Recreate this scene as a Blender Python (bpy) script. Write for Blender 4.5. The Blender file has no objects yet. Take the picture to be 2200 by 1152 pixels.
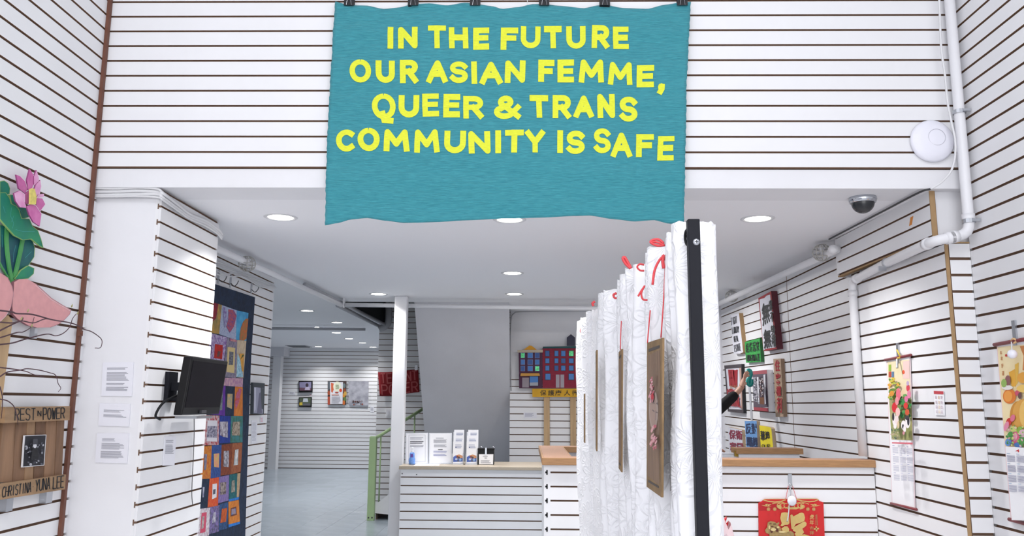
import bpy, bmesh, math, random
from mathutils import Vector, Matrix

random.seed(7)
S = bpy.context.scene
COL = S.collection
PI = math.pi

# ------------------------------------------------------------------ camera
H = 1.33                                   # eye height above the floor
FPX, YAW, PITCH, ROLL = 1755.78, -0.0188, 0.16433, 0.00656
cy_, sy_, cp_, sp_ = math.cos(YAW), math.sin(YAW), math.cos(PITCH), math.sin(PITCH)
FW = Vector((sy_ * cp_, cy_ * cp_, sp_))
R0 = Vector((cy_, -sy_, 0)); U0 = R0.cross(FW)
RT = R0 * math.cos(ROLL) + U0 * math.sin(ROLL)
UP = U0 * math.cos(ROLL) - R0 * math.sin(ROLL)
EYE = Vector((0, 0, H))
cam_d = bpy.data.cameras.new('camera'); cam = bpy.data.objects.new('camera', cam_d); COL.objects.link(cam)
cam_d.sensor_fit = 'HORIZONTAL'; cam_d.sensor_width = 36.0; cam_d.lens = FPX / 2200 * 36.0
cam_d.clip_start = 0.05; cam_d.clip_end = 100
m = Matrix.Identity(4)
for i in range(3):
    m[i][0] = RT[i]; m[i][1] = UP[i]; m[i][2] = -FW[i]; m[i][3] = EYE[i]
cam.matrix_world = m
S.camera = cam

# ------------------------------------------------------------------ world, daylight, exposure
W = bpy.data.worlds.new('world'); S.world = W; W.use_nodes = True
bg = W.node_tree.nodes['Background']; bg.inputs[0].default_value = (0.96, 0.975, 1.0, 1); bg.inputs[1].default_value = 0.8
S.view_settings.view_transform = 'Standard'; S.view_settings.look = 'None'
S.view_settings.exposure = 0.0; S.view_settings.gamma = 1.0
S.view_settings.use_curve_mapping = False

def area(name, loc, rot, sx, sy, power, col=(1, 1, 1)):
    l = bpy.data.lights.new(name, 'AREA'); l.shape = 'RECTANGLE'; l.size = sx; l.size_y = sy; l.energy = power; l.color = col
    o = bpy.data.objects.new(name, l); COL.objects.link(o); o.location = loc; o.rotation_euler = rot
    return o
# fluorescent fittings under the high ceiling of the front room, and daylight from the shop window behind the camera
area('ceiling_fitting_light', (-0.9, -0.4, 4.72), (0, 0, 0), 0.6, 2.4, 45, (0.98, 0.985, 1.0))
area('ceiling_fitting_light', (0.9, -0.4, 4.72), (0, 0, 0), 0.6, 2.4, 45, (0.98, 0.985, 1.0))
area('shop_window_daylight', (0, -2.45, 1.75), (math.radians(90), 0, 0), 3.8, 3.3, 104, (0.98, 0.985, 1.0))
# unseen lamps added behind the curtain screen and quilt wall for extra fill light
area('added_fill_lamp', (1.05, 7.2, 2.34), (0, 0, 0), 0.15, 0.15, 24, (1, 0.98, 0.96))
area('added_fill_lamp', (-3.6, 8.8, 2.35), (0, 0, 0), 0.15, 0.15, 9, (1, 0.98, 0.96))
area('added_fill_lamp', (-4.2, 12.4, 2.37), (0, 0, 0), 0.15, 0.15, 9, (1, 0.98, 0.96))
DOWNLIGHT = 14.0
LAMP_W = 12.0

# ------------------------------------------------------------------ picking points on real planes
def ray(px, py):
    return RT * ((px - 1100) / FPX) + UP * ((576 - py) / FPX) + FW
def on_x(px, py, X):
    d = ray(px, py); return EYE + d * (X / d.x)
def on_y(px, py, Y):
    d = ray(px, py); return EYE + d * (Y / d.y)
def on_z(px, py, Z):
    d = ray(px, py); return EYE + d * ((Z - H) / d.z)
CS = 0.0085
C0 = H + 0.997 - CS * 3.714
def ceil_z(Y): return C0 + CS * Y
def on_ceil(px, py, drop=0.0):
    d = ray(px, py); return EYE + d * ((C0 - drop - H) / (d.z - CS * d.y))

class Plane:
    """a wall plane: 'x' or 'y' constant, n points into the room"""
    def __init__(s, axis, val, sign):
        s.axis, s.val = axis, val
        s.n = Vector((sign, 0, 0)) if axis == 'x' else Vector((0, sign, 0))
    def __call__(s, px, py, d=0.0):
        v = s.val + d * (s.n.x if s.axis == 'x' else s.n.y)
        return on_x(px, py, v) if s.axis == 'x' else on_y(px, py, v)
    def P(s, px, py, d=0.0):                # picked on the plane, then lifted along the normal
        return s(px, py) + s.n * d

# ------------------------------------------------------------------ materials
def lin(h):
    h = h.lstrip('#')
    f = lambda v: v / 12.92 if v <= 0.04045 else ((v + 0.055) / 1.055) ** 2.4
    return tuple(f(int(h[i:i + 2], 16) / 255) for i in (0, 2, 4)) + (1,)
MATS = {}
def mat(name, col='#cccccc', rough=0.6, metal=0.0, noise=0.0, nscale=20.0, bump=0.0, bscale=60.0, stretch=None,
        col2=None, emit=None, estr=0.0, alpha=None, sheen=0.0, trans=0.0, spec=0.5):
    if name in MATS: return MATS[name]
    M = bpy.data.materials.new(name); M.use_nodes = True; MATS[name] = M
    nt = M.node_tree; N = nt.nodes; L = nt.links
    b = N['Principled BSDF']
    b.inputs['Roughness'].default_value = rough; b.inputs['Metallic'].default_value = metal
    b.inputs['Base Color'].default_value = lin(col); b.inputs['Specular IOR Level'].default_value = spec
    if sheen: b.inputs['Sheen Weight'].default_value = sheen
    if trans: b.inputs['Transmission Weight'].default_value = trans
    if emit: b.inputs['Emission Color'].default_value = lin(emit); b.inputs['Emission Strength'].default_value = estr
    tc = N.new('ShaderNodeTexCoord'); mp = N.new('ShaderNodeMapping'); L.new(tc.outputs['Object'], mp.inputs[0])
    if stretch: mp.inputs['Scale'].default_value = stretch
    if noise or col2:
        n = N.new('ShaderNodeTexNoise'); n.inputs['Scale'].default_value = nscale; n.inputs['Detail'].default_value = 5
        L.new(mp.outputs[0], n.inputs['Vector'])
        r = N.new('ShaderNodeValToRGB')
        a = lin(col); k = lin(col2) if col2 else tuple(max(0, v * (1 - noise)) for v in a[:3]) + (1,)
        r.color_ramp.elements[0].position = 0.35; r.color_ramp.elements[1].position = 0.65
        r.color_ramp.elements[0].color = k; r.color_ramp.elements[1].color = a
        L.new(n.outputs[0], r.inputs[0]); L.new(r.outputs[0], b.inputs['Base Color'])
    if bump:
        n2 = N.new('ShaderNodeTexNoise'); n2.inputs['Scale'].default_value = bscale; n2.inputs['Detail'].default_value = 4
        L.new(mp.outputs[0], n2.inputs['Vector'])
        bp = N.new('ShaderNodeBump'); bp.inputs['Strength'].default_value = bump; bp.inputs['Distance'].default_value = 0.01
        L.new(n2.outputs[0], bp.inputs['Height']); L.new(bp.outputs[0], b.inputs['Normal'])
    return M

SLAT = mat('white slatwall laminate', '#e9e9ec', 0.45, noise=0.03, nscale=3)
MDF = mat('brown fibreboard core', '#8e6c54', 0.9, noise=0.15, nscale=30)
GROOVE = mat('dark fibreboard groove', '#6f5748', 0.95)
MDFEDGE = mat('raw tan board edge', '#a98a64', 0.85, noise=0.12, nscale=25)
PLASTER = mat('white painted plaster', '#e6e6ea', 0.7, noise=0.03, nscale=4, bump=0.08, bscale=18)
CEIL = mat('ceiling paint', '#eeeef2', 0.85, bump=0.05, bscale=90)
GREYSOF = mat('grey painted plaster', '#dadae0', 0.85, bump=0.08, bscale=70, noise=0.05, nscale=3)
PIPE = mat('white painted pipe', '#e4e4e8', 0.4)
PIPEGREY = mat('grey dusty pipe', '#a9aab0', 0.6)
CABLE = mat('white cable sheath', '#dddde0', 0.45)
DARKCABLE = mat('dark cable', '#3b3a3c', 0.5)
OAK = mat('orange oak', '#a97f56', 0.5, noise=0.22, nscale=14, stretch=(1, 1, 14))
OAKTOP = mat('red brown laminate top', '#a87f66', 0.5, noise=0.18, nscale=120)
STONE = mat('beige worktop laminate', '#b3a694', 0.35, noise=0.12, nscale=140)
STEEL = mat('zinc plated steel', '#b9bcc2', 0.3, metal=0.9)
BLACKM = mat('black powder coated metal', '#14151d', 0.55, spec=.2)
BLACKP = mat('black plastic', '#121215', 0.45, spec=.25)
PAPER = mat('white paper', '#eeeef2', 0.8)
CARD = mat('white foam card', '#e4e4ec', 0.7)
INK = mat('grey print ink', '#9696a0', 0.9)
INKD = mat('dark print ink', '#33333a', 0.9)
BLACKPAINT = mat('black paint', '#1a1a1e', 0.7)
REDPAINT = mat('dark red paint', '#9c1f28', 0.7)
PINE = mat('pale pine', '#c2a27a', 0.6, noise=0.22, nscale=9, stretch=(3, 3, 0.35))

def pc(hexcol, rough=0.7, **k):             # a plain paint or print colour
    return mat('print colour ' + hexcol.lstrip('#'), hexcol, rough, **k)

# ------------------------------------------------------------------ mesh builder
class MB:
    def __init__(s): s.v, s.f, s.m = [], [], []
    def add(s, pts, faces, mi=0):
        k = len(s.v); s.v += [Vector(p) for p in pts]
        for f in faces: s.f.append([k + i for i in f]); s.m.append(mi)
        return s
    def poly(s, pts, mi=0): return s.add(pts, [list(range(len(pts)))], mi)
    def box(s, a, b, mi=0):
        x0, y0, z0 = [min(a[i], b[i]) for i in range(3)]; x1, y1, z1 = [max(a[i], b[i]) for i in range(3)]
        P = [(x0, y0, z0), (x1, y0, z0), (x1, y1, z0), (x0, y1, z0), (x0, y0, z1), (x1, y0, z1), (x1, y1, z1), (x0, y1, z1)]
        return s.add(P, [[3, 2, 1, 0], [4, 5, 6, 7], [0, 1, 5, 4], [1, 2, 6, 5], [2, 3, 7, 6], [3, 0, 4, 7]], mi)
    def prism(s, pts, off, mi=0, ms=None):   # front polygon pts, extruded by off
        n = len(pts); off = Vector(off); a = [Vector(p) for p in pts]
        s.add(a + [p + off for p in a], [list(range(n)), list(range(2 * n - 1, n - 1, -1))], mi)
        k = len(s.v) - 2 * n
        for i in range(n):
            j = (i + 1) % n
            s.f.append([k + i, k + n + i, k + n + j, k + j]); s.m.append(mi if ms is None else ms)
        return s
    def tube(s, pts, r, n=8, mi=0, caps=True, closed=False):
        pts = [Vector(p) for p in pts]; k0 = len(s.v); N = len(pts)
        rs = r if isinstance(r, (list, tuple)) else [r] * N
        up = Vector((0, 0, 1)); prev = None
        for i, p in enumerate(pts):
            if closed: t = pts[(i + 1) % N] - pts[i - 1]
            else: t = pts[min(i + 1, N - 1)] - pts[max(i - 1, 0)]
            t.normalize()
            if prev is None:
                a = t.cross(up)
                if a.length < 1e-3: a = t.cross(Vector((1, 0, 0)))
            else:
                a = prev - t * prev.dot(t)
            a.normalize(); prev = a; b = t.cross(a)
            for j in range(n):
                q = 2 * PI * j / n
                s.v.append(p + (a * math.cos(q) + b * math.sin(q)) * rs[i])
        M = N if closed else N - 1
        for i in range(M):
            for j in range(n):
                j2 = (j + 1) % n; i2 = (i + 1) % N
                s.f.append([k0 + i * n + j, k0 + i * n + j2, k0 + i2 * n + j2, k0 + i2 * n + j]); s.m.append(mi)
        if caps and not closed:
            s.f.append([k0 + j for j in range(n - 1, -1, -1)]); s.m.append(mi)
            s.f.append([k0 + (N - 1) * n + j for j in range(n)]); s.m.append(mi)
        return s
    def lathe(s, c, prof, axis=(0, 0, 1), n=20, mi=0, sx=1.0):
        c = Vector(c); ax = Vector(axis).normalized()
        a = ax.cross(Vector((0, 1, 0)) if abs(ax.y) < 0.9 else Vector((1, 0, 0))).normalized(); b = ax.cross(a)
        k = len(s.v)
        for r, h in prof:
            for j in range(n):
                q = 2 * PI * j / n; s.v.append(c + ax * h + (a * math.cos(q) * sx + b * math.sin(q)) * max(r, 1e-5))
        for i in range(len(prof) - 1):
            for j in range(n):
                j2 = (j + 1) % n
                s.f.append([k + i * n + j, k + i * n + j2, k + (i + 1) * n + j2, k + (i + 1) * n + j]); s.m.append(mi)
        return s
    def build(s, name, mats, parent=None, loc=None, smooth=False):
        base = Vector(loc) if loc is not None else (wloc(parent) if parent else Vector((0, 0, 0)))
        me = bpy.data.meshes.new(name)
        me.from_pydata([tuple(p - base) for p in s.v], [], s.f)
        for M in (mats if isinstance(mats, (list, tuple)) else [mats]): me.materials.append(M)
        me.polygons.foreach_set('material_index', s.m)
        if smooth: me.polygons.foreach_set('use_smooth', [True] * len(me.polygons))
        me.update()
        o = bpy.data.objects.new(name, me); COL.objects.link(o)
        if parent: o.parent = parent; o.location = base - wloc(parent)
        else: o.location = base
        return o
def wloc(o):
    v = Vector((0, 0, 0))
    while o: v = v + o.location; o = o.parent
    return v
def tag(o, label, cat, group=None):
    o['label'] = label; o['category'] = cat
    if group: o['group'] = group
    return o
def thing(name, label, cat, loc, group=None):
    o = bpy.data.objects.new(name, None); COL.objects.link(o); o.location = loc; o.empty_display_size = 0.05
    return tag(o, label, cat, group)
def struct(o):
    o['kind'] = 'structure'; return o
def copy_tree(o, parent=None):
    c = o.copy(); COL.objects.link(c); c.parent = parent
    for ch in list(o.children): copy_tree(ch, c)
    return c
def smooth_obj(o):
    o.data.polygons.foreach_set('use_smooth', [True] * len(o.data.polygons)); return o
def bevel(o, w=0.004, seg=2):
    b = o.modifiers.new('bevel', 'BEVEL'); b.width = w; b.segments = seg; b.limit_method = 'ANGLE'; return o

# ------------------------------------------------------------------ flat print and lettering
def arc(cx, cy, rx, ry, a0, a1, n=10):
    return [(cx + rx * math.cos(math.radians(a0 + (a1 - a0) * i / n)), cy + ry * math.sin(math.radians(a0 + (a1 - a0) * i / n))) for i in range(n + 1)]
GL = {
 'I': [[(.5, 0), (.5, 1)]], 'N': [[(0, 0), (0, 1), (1, 0), (1, 1)]], 'T': [[(0, 1), (1, 1)], [(.5, 1), (.5, 0)]],
 'H': [[(0, 0), (0, 1)], [(1, 0), (1, 1)], [(0, .5), (1, .5)]], 'E': [[(1, 1), (0, 1), (0, 0), (1, 0)], [(0, .52), (.92, .52)]],
 'F': [[(1, 1), (0, 1), (0, 0)], [(0, .52), (.85, .52)]], 'U': [[(0, 1), (0, .4)] + arc(.5, .4, .5, .4, 180, 360) + [(1, 1)]],
 'R': [[(0, 0), (0, 1), (.55, 1)] + arc(.6, .74, .4, .26, 90, -90) + [(0, .48)], [(.5, .48), (1, 0)]],
 'P': [[(0, 0), (0, 1), (.55, 1)] + arc(.6, .72, .4, .28, 90, -90) + [(0, .44)]],
 'O': [arc(.5, .5, .5, .5, 90, 450, 22)], 'A': [[(0, 0), (.5, 1), (1, 0)], [(.2, .33), (.8, .33)]],
 'S': [arc(.5, .75, .48, .25, 25, 250, 12) + [(.5, .5)] + arc(.5, .25, .5, .25, 70, -155, 12)],
 'M': [[(0, 0), (.07, 1), (.5, .28), (.93, 1), (1, 0)]], 'Q': [arc(.5, .58, .5, .42, 90, 450, 22), [(.42, .28), (.5, .02), (.85, .0)]],
 '&': [[(1, .0), (.2, .72)] + arc(.42, .8, .24, .2, 200, -40, 10) + [(.2, .42)] + arc(.38, .25, .38, .25, 130, 320, 10) + [(1, .5)]],
 'C': [arc(.55, .5, .55, .5, 50, 310, 16)], 'Y': [[(0, 1), (.5, .48), (1, 1)], [(.5, .48), (.5, 0)]], ',': [arc(.5, .78, .16, .12, 0, 360, 8), [(.68, .85), (.66, .45), (.2, 0)]],
 'W': [[(0, 1), (.25, 0), (.5, .75), (.75, 0), (1, 1)]], 'L': [[(0, 1), (0, 0), (1, 0)]], 'X': [[(0, 0), (1, 1)], [(0, 1), (1, 0)]],
 'G': [arc(.5, .5, .5, .5, 45, 320, 14) + [(1, .45), (.55, .45)]], 'Z': [[(0, 1), (1, 1), (0, 0), (1, 0)]],
 'D': [[(0, 0), (0, 1), (.4, 1)] + arc(.4, .5, .6, .5, 90, -90, 10) + [(0, 0)]], 'B': [[(0, 0), (0, 1), (.5, 1)] + arc(.55, .76, .35, .24, 90, -90) + [(0, .52)], [(.5, .52)] + arc(.6, .26, .4, .26, 90, -90) + [(0, 0)]],
 'K': [[(0, 0), (0, 1)], [(1, 1), (0, .45), (1, 0)]], '·': [[(.4, .5), (.6, .5)]],
}
def stroke_polys(poly, w, step=None):
    """a thick line as 2D quads: mitred at open corners, round joins at sharp ones"""
    poly = [p for i, p in enumerate(poly) if i == 0 or math.hypot(p[0] - poly[i - 1][0], p[1] - poly[i - 1][1]) > 1e-7]
    runs, cur, out = [], [poly[0]], []
    for i in range(1, len(poly)):
        cur.append(poly[i])
        if i < len(poly) - 1:
            d0 = Vector((poly[i][0] - poly[i - 1][0], poly[i][1] - poly[i - 1][1])); d1 = Vector((poly[i + 1][0] - poly[i][0], poly[i + 1][1] - poly[i][1]))
            if d0.length > 1e-9 and d1.length > 1e-9 and d0.normalized().dot(d1.normalized()) < -0.15:
                runs.append(cur); cur = [poly[i]]
                out.append([(poly[i][0] + w / 2 * math.cos(k * PI / 5), poly[i][1] + w / 2 * math.sin(k * PI / 5)) for k in range(10)])
    runs.append(cur)
    for r in runs: out += _run_polys(r, w, step)
    return out
def _run_polys(poly, w, step):
    out = []
    if step:
        q = [poly[0]]
        for a, b in zip(poly, poly[1:]):
            L = math.hypot(b[0] - a[0], b[1] - a[1]); n = max(1, int(L / step))
            q += [(a[0] + (b[0] - a[0]) * i / n, a[1] + (b[1] - a[1]) * i / n) for i in range(1, n + 1)]
        poly = q
    n = len(poly); Lp, Rp = [], []
    for i in range(n):
        d0 = d1 = None
        if i > 0: d0 = Vector((poly[i][0] - poly[i - 1][0], poly[i][1] - poly[i - 1][1])).normalized()
        if i < n - 1: d1 = Vector((poly[i + 1][0] - poly[i][0], poly[i + 1][1] - poly[i][1])).normalized()
        d = (d0 or d1) if (d0 is None or d1 is None) else (d0 + d1)
        if d.length < 0.3: d = d1
        d = d.normalized(); k = 1.0
        if d0 is not None and d1 is not None: k = 1 / max(0.6, abs(d.dot(d1)))
        nx, ny = -d.y * w / 2 * k, d.x * w / 2 * k
        Lp.append((poly[i][0] + nx, poly[i][1] + ny)); Rp.append((poly[i][0] - nx, poly[i][1] - ny))
    for i in range(n - 1):
        out.append([Rp[i], Rp[i + 1], Lp[i + 1], Lp[i]])
    return out
def glyph_polys(ch, x0, x1, y0, y1, w, step=None, jit=0.0):
    """letter strokes filling the box x0..x1, y0 (bottom)..y1 (top)"""
    out = []
    for st in GL.get(ch, []):
        q = [(x0 + w / 2 + p[0] * (x1 - x0 - w) if x1 - x0 > w else (x0 + x1) / 2, y0 + w / 2 * (1 if y1 > y0 else -1) + p[1] * (y1 - y0 - w * (1 if y1 > y0 else -1))) for p in st]
        if jit: q = [(a + random.uniform(-jit, jit), b + random.uniform(-jit, jit)) for a, b in q]
        out += stroke_polys(q, w, step)
    return out
def font_polys(body):
    """triangles of set type (Blender's own font), scaled to a 1 x 1 box; returns tris, aspect"""
    c = bpy.data.curves.new('type', 'FONT'); c.body = body; c.size = 1; c.resolution_u = 3; c.offset = 0.012
    o = bpy.data.objects.new('type', c); COL.objects.link(o); bpy.context.view_layer.update()
    me = bpy.data.meshes.new_from_object(o.evaluated_get(bpy.context.evaluated_depsgraph_get()))
    me.calc_loop_triangles()
    xs = [v.co.x for v in me.vertices]; ys = [v.co.y for v in me.vertices]
    ax, bx, ay, by = min(xs), max(xs), min(ys), max(ys)
    T = [[((me.vertices[i].co.x - ax) / (bx - ax), (me.vertices[i].co.y - ay) / (by - ay)) for i in t.vertices] for t in me.loop_triangles]
    bpy.data.objects.remove(o); bpy.data.meshes.remove(me); bpy.data.curves.remove(c)
    return T, (bx - ax) / (by - ay)

class Print:
    """flat print lying on a plane: coloured areas stacked a fraction of a millimetre apart"""
    def __init__(s, P, d, step=0.0003): s.P, s.d, s.step, s.mb, s.mats = P, d, step, MB(), []
    def mi(s, M):
        if M not in s.mats: s.mats.append(M)
        return s.mats.index(M)
    def up(s): s.d += s.step
    def poly(s, pts, M, up=True):
        if up: s.up()
        s.mb.poly([s.P(x, y, s.d) for x, y in pts], s.mi(M)); return s
    def polys(s, L, M):
        s.up()
        for p in L: s.mb.poly([s.P(x, y, s.d) for x, y in p], s.mi(M))
        return s
    def ell(s, cx, cy, rx, ry, M, rot=0, n=14):
        c, q = math.cos(rot), math.sin(rot)
        return s.poly([(cx + rx * math.cos(2 * PI * i / n) * c - ry * math.sin(2 * PI * i / n) * q, cy + rx * math.cos(2 * PI * i / n) * q + ry * math.sin(2 * PI * i / n) * c) for i in range(n)], M)
    def stroke(s, pts, w, M): return s.polys(stroke_polys(pts, w), M)
    def quadmap(s, TL, TR, BR, BL):
        def f(u, v):                        # u right, v down
            a = (TL[0] + (TR[0] - TL[0]) * u, TL[1] + (TR[1] - TL[1]) * u); b = (BL[0] + (BR[0] - BL[0]) * u, BL[1] + (BR[1] - BL[1]) * u)
            return (a[0] + (b[0] - a[0]) * v, a[1] + (b[1] - a[1]) * v)
        return f
    def lines(s, TL, TR, BR, BL, rows, M, fill=0.45, ragged=0.25):
        f = s.quadmap(TL, TR, BR, BL); L = []
        for i in range(rows):
            e = 1 - random.random() * ragged
            v0 = (i + 0.25) / rows; v1 = v0 + fill / rows
            L.append([f(0, v0), f(e, v0), f(e, v1), f(0, v1)])
        return s.polys(L, M)
    def type(s, body, TL, TR, BR, BL, M):
        f = s.quadmap(TL, TR, BR, BL); T, a = font_polys(body)
        return s.polys([[f(u, 1 - v) for u, v in t] for t in T], M)
    def brush(s, rows, TL, TR, BR, BL, w, M, gap=0.18, jit=0.03):
        """rows of hand lettering; w is the stroke as a share of a row's height"""
        f = s.quadmap(TL, TR, BR, BL); n = len(rows); L = []
        for r, row in enumerate(rows):
            v0, v1 = (r + gap / 2) / n, (r + 1 - gap / 2) / n; k = len(row)
            for i, ch in enumerate(row):
                a = (i + 0.12) / k; b = (i + 0.88) / k
                for st in GL.get(ch, []):
                    q = [(a + (b - a) * x + random.uniform(-jit, jit) * (b - a), v1 + (v0 - v1) * y) for x, y in st]
                    q = [f(*p) for p in q]
                    L += stroke_polys(q, w)
        return s.polys(L, M)
    def build(s, name, parent): return s.mb.build(name, s.mats, parent)

# ------------------------------------------------------------------ slatted walls
PIT = 0.0762
def slats(root, a, b, z0, z1, ph0, n, ph1=None, pit=PIT, gap=0.0095, depth=0.010, ends=False, mats=None, front_top=None):
    """boards between grooves along a..b (x,y), front face on that line, n the normal (x,y); parts of root"""
    a = Vector((a[0], a[1], 0)); b = Vector((b[0], b[1], 0)); N = Vector((n[0], n[1], 0))
    ph1 = ph0 if ph1 is None else ph1; cache = {}
    M = mats or [SLAT, MDF]
    k0 = int(math.floor((z0 - max(ph0, ph1)) / pit)) - 1; k1 = int(math.ceil((z1 - min(ph0, ph1)) / pit)) + 1
    lo_done = []
    for k in range(k0, k1):
        la = max(z0, ph0 + k * pit + gap / 2); lb = max(z0, ph1 + k * pit + gap / 2)
        ua = min(z1, ph0 + (k + 1) * pit - gap / 2); ub = min(z1, ph1 + (k + 1) * pit - gap / 2)
        if ua - la < 0.006 or ub - lb < 0.004: continue
        key = (round(ua - la, 4), round(ub - lb, 4), round(lb - la, 4))
        base = Vector((a.x, a.y, la))
        if key not in cache:
            mb = MB(); d = -N * depth
            p = [a + Vector((0, 0, la)), b + Vector((0, 0, lb)), b + Vector((0, 0, ub)), a + Vector((0, 0, ua))]
            if (p[1] - p[0]).cross(p[3] - p[0]).dot(N) < 0: p = [p[1], p[0], p[3], p[2]]
            q = [v + d for v in p]
            mb.add(p + q, [[0, 1, 2, 3]], 0)
            mb.f += [[7, 6, 5, 4], [1, 0, 4, 5], [3, 2, 6, 7]]; mb.m += [1, 1, 1]
            mb.f += [[2, 1, 5, 6], [0, 3, 7, 4]]; mb.m += [0 if ends else 1] * 2
            o = mb.build('slat', M, root, loc=base); cache[key] = o
        else:
            o = cache[key].copy(); COL.objects.link(o); o.parent = root; o.location = base - wloc(root)
def slat_wall(name, a, b, z0, z1, ph, n, back=0.12, ph1=None, backmat=None, struct_=True, **k):
    N = Vector((n[0], n[1], 0)); A = Vector((a[0], a[1], 0)) - N * 0.010; B = Vector((b[0], b[1], 0)) - N * 0.010
    mb = MB(); p = [A + Vector((0, 0, z0)), B + Vector((0, 0, z0)), B + Vector((0, 0, z1)), A + Vector((0, 0, z1))]
    mb.prism(p, -N * back)
    o = mb.build(name, [backmat or GROOVE], loc=(a[0], a[1], z0))
    if struct_: struct(o)
    slats(o, a, b, z0, z1, ph, n, ph1=ph1, **k)
    return o
def block(name, a, b, M):
    o = MB().box(a, b).build(name, M, loc=((a[0] + b[0]) / 2, (a[1] + b[1]) / 2, min(a[2], b[2]))); return struct(o)

# ================================================================== THE SETTING
ZT = 4.8                                     # high ceiling of the front room
XL, XR, YF = -2.05, 2.039, 3.705             # side walls and the face of the wall above the opening
KZ = H + 1.091                               # a groove height shared by the front room walls

# floor: plain slab with vinyl tiles laid where they can be told apart
FLOORM = mat('blue grey vinyl tile', '#a0abb6', 0.22, noise=0.10, nscale=5)
def floor_far():
    M = bpy.data.materials.new('vinyl tile floor far off'); M.use_nodes = True; nt = M.node_tree; b = nt.nodes['Principled BSDF']
    b.inputs['Roughness'].default_value = 0.22
    tc = nt.nodes.new('ShaderNodeTexCoord'); br = nt.nodes.new('ShaderNodeTexBrick')
    br.offset = 0; br.inputs['Scale'].default_value = 1; br.inputs['Brick Width'].default_value = 0.305; br.inputs['Row Height'].default_value = 0.305
    br.inputs['Mortar Size'].default_value = 0.003
    br.inputs['Color1'].default_value = lin('#a0abb6'); br.inputs['Color2'].default_value = lin('#98a3ae'); br.inputs['Mortar'].default_value = lin('#929ca6')
    nt.links.new(tc.outputs['Object'], br.inputs['Vector']); nt.links.new(br.outputs['Color'], b.inputs['Base Color'])
    return M
fl = MB().box((-6.6, 4.4, -0.2), (2.3, 17.3, 0)).build('floor', floor_far(), loc=(0, 4.4, 0)); struct(fl)
block('floor_front_room', (-2.3, -2.5, -0.2), (2.3, 4.4, 0), mat('pale light-bouncing floor', '#dcdde0', 0.4, noise=.04, nscale=3)); block('floor_side', (-6.6, 3.7, -0.2), (-2.3, 4.4, 0), FLOORM)  # unseen front floor made pale so it bounces light onto the lower walls
tile_me = None
for i in range(7):
    for j in range(16):
        x = -3.05 + 0.305 * i; y = 8.235 + 0.305 * j
        if tile_me is None:
            mb = MB(); e = 0.0015; q = 0.305
            mb.add([(e, e, 0), (q - e, e, 0), (q - e, q - e, 0), (e, q - e, 0), (e * 2, e * 2, .002), (q - 2 * e, e * 2, .002), (q - 2 * e, q - 2 * e, .002), (e * 2, q - 2 * e, .002)],
                   [[4, 5, 6, 7], [0, 1, 5, 4], [1, 2, 6, 5], [2, 3, 7, 6], [3, 0, 4, 7]])
            t = mb.build('tile', FLOORM, fl, loc=(0, 0, 0)); tile_me = t
        else:
            t = tile_me.copy(); COL.objects.link(t); t.parent = fl
        t.location = Vector((x, y, 0.0)) - fl.location

# ceiling of the low part, with the open stair shaft in it
mb = MB(); HX0, HX1, HY0 = -1.95, -0.19, 8.45
def cq(x0, x1, y0, y1):
    mb.prism([(x0, y0, ceil_z(y0)), (x1, y0, ceil_z(y0)), (x1, y1, ceil_z(y1)), (x0, y1, ceil_z(y1))], (0, 0, 0.12))
cq(-6.6, 2.3, 3.74, HY0); cq(-6.6, HX0, HY0, 17.3); cq(HX1, 2.3, HY0, 9.6)
struct(mb.build('ceiling', CEIL, loc=(0, 8, ceil_z(8))))
block('ceiling_front_room', (-2.3, -2.5, ZT), (2.3, 3.9, ZT + 0.15), CEIL)
SHAFT = mat('shaft shade colour', '#23272b', 0.9)  # darkness of the unlit shaft put into the wall colour
block('wall_shaft_left', (HX0 - 0.1, HY0, ceil_z(HY0) + 0.12), (HX0, 11.1, 4.6), SHAFT)
block('wall_shaft_shade', (HX0 + 0.001, HY0, ceil_z(HY0) + 0.02), (HX0 + 0.012, 10.94, 4.6), SHAFT)  # dark sheet added over the ceiling edge to deepen the shaft's shade
block('wall_shaft_front', (HX0 - 0.1, HY0 - 0.1, ceil_z(HY0) + 0.12), (HX1, HY0, 4.6), SHAFT)
block('wall_shaft_right', (HX1, HY0 - 0.1, ceil_z(HY0) + 0.12), (HX1 + 0.1, 11.2, 4.6), SHAFT)
block('ceiling_shaft', (HX0 - 0.1, HY0 - 0.1, 4.6), (HX1 + 0.1, 11.3, 4.7), SHAFT)
xa, xb = -1.95, on_y(836, 680, 10.9).x
block('wall_shaft_back', (xa, 10.95, ceil_z(11)), (xb, 11.06, 4.6), SHAFT)

# wall above the opening: plaster beam below, slatted above
block('beam_plaster', (-2.06, 3.717, C0 + CS * 3.72), (2.06, 3.95, KZ - 0.004), PLASTER)
o = slat_wall('wall_upper', (-2.05, YF), (-0.005, YF), KZ, ZT, KZ, (0, -1), back=0.2)
o = slat_wall('wall_upper', (-0.002, YF), (2.039, YF), KZ, ZT, KZ, (0, -1), back=0.2)
# side walls of the front room
slat_wall('wall_left', (XL, 0.6), (XL, 3.75), 0.05, ZT, KZ, (1, 0), gap=.011)
block('wall_left_near', (XL - 0.12, -2.5, 0), (XL, 0.6, ZT), PLASTER)
slat_wall('wall_right', (XR, 0.6), (XR, 3.735), 0.05, ZT, KZ, (-1, 0), gap=.0115)
block('wall_right_near', (XR, -2.5, 0), (XR + 0.12, 0.6, ZT), PLASTER)
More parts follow.
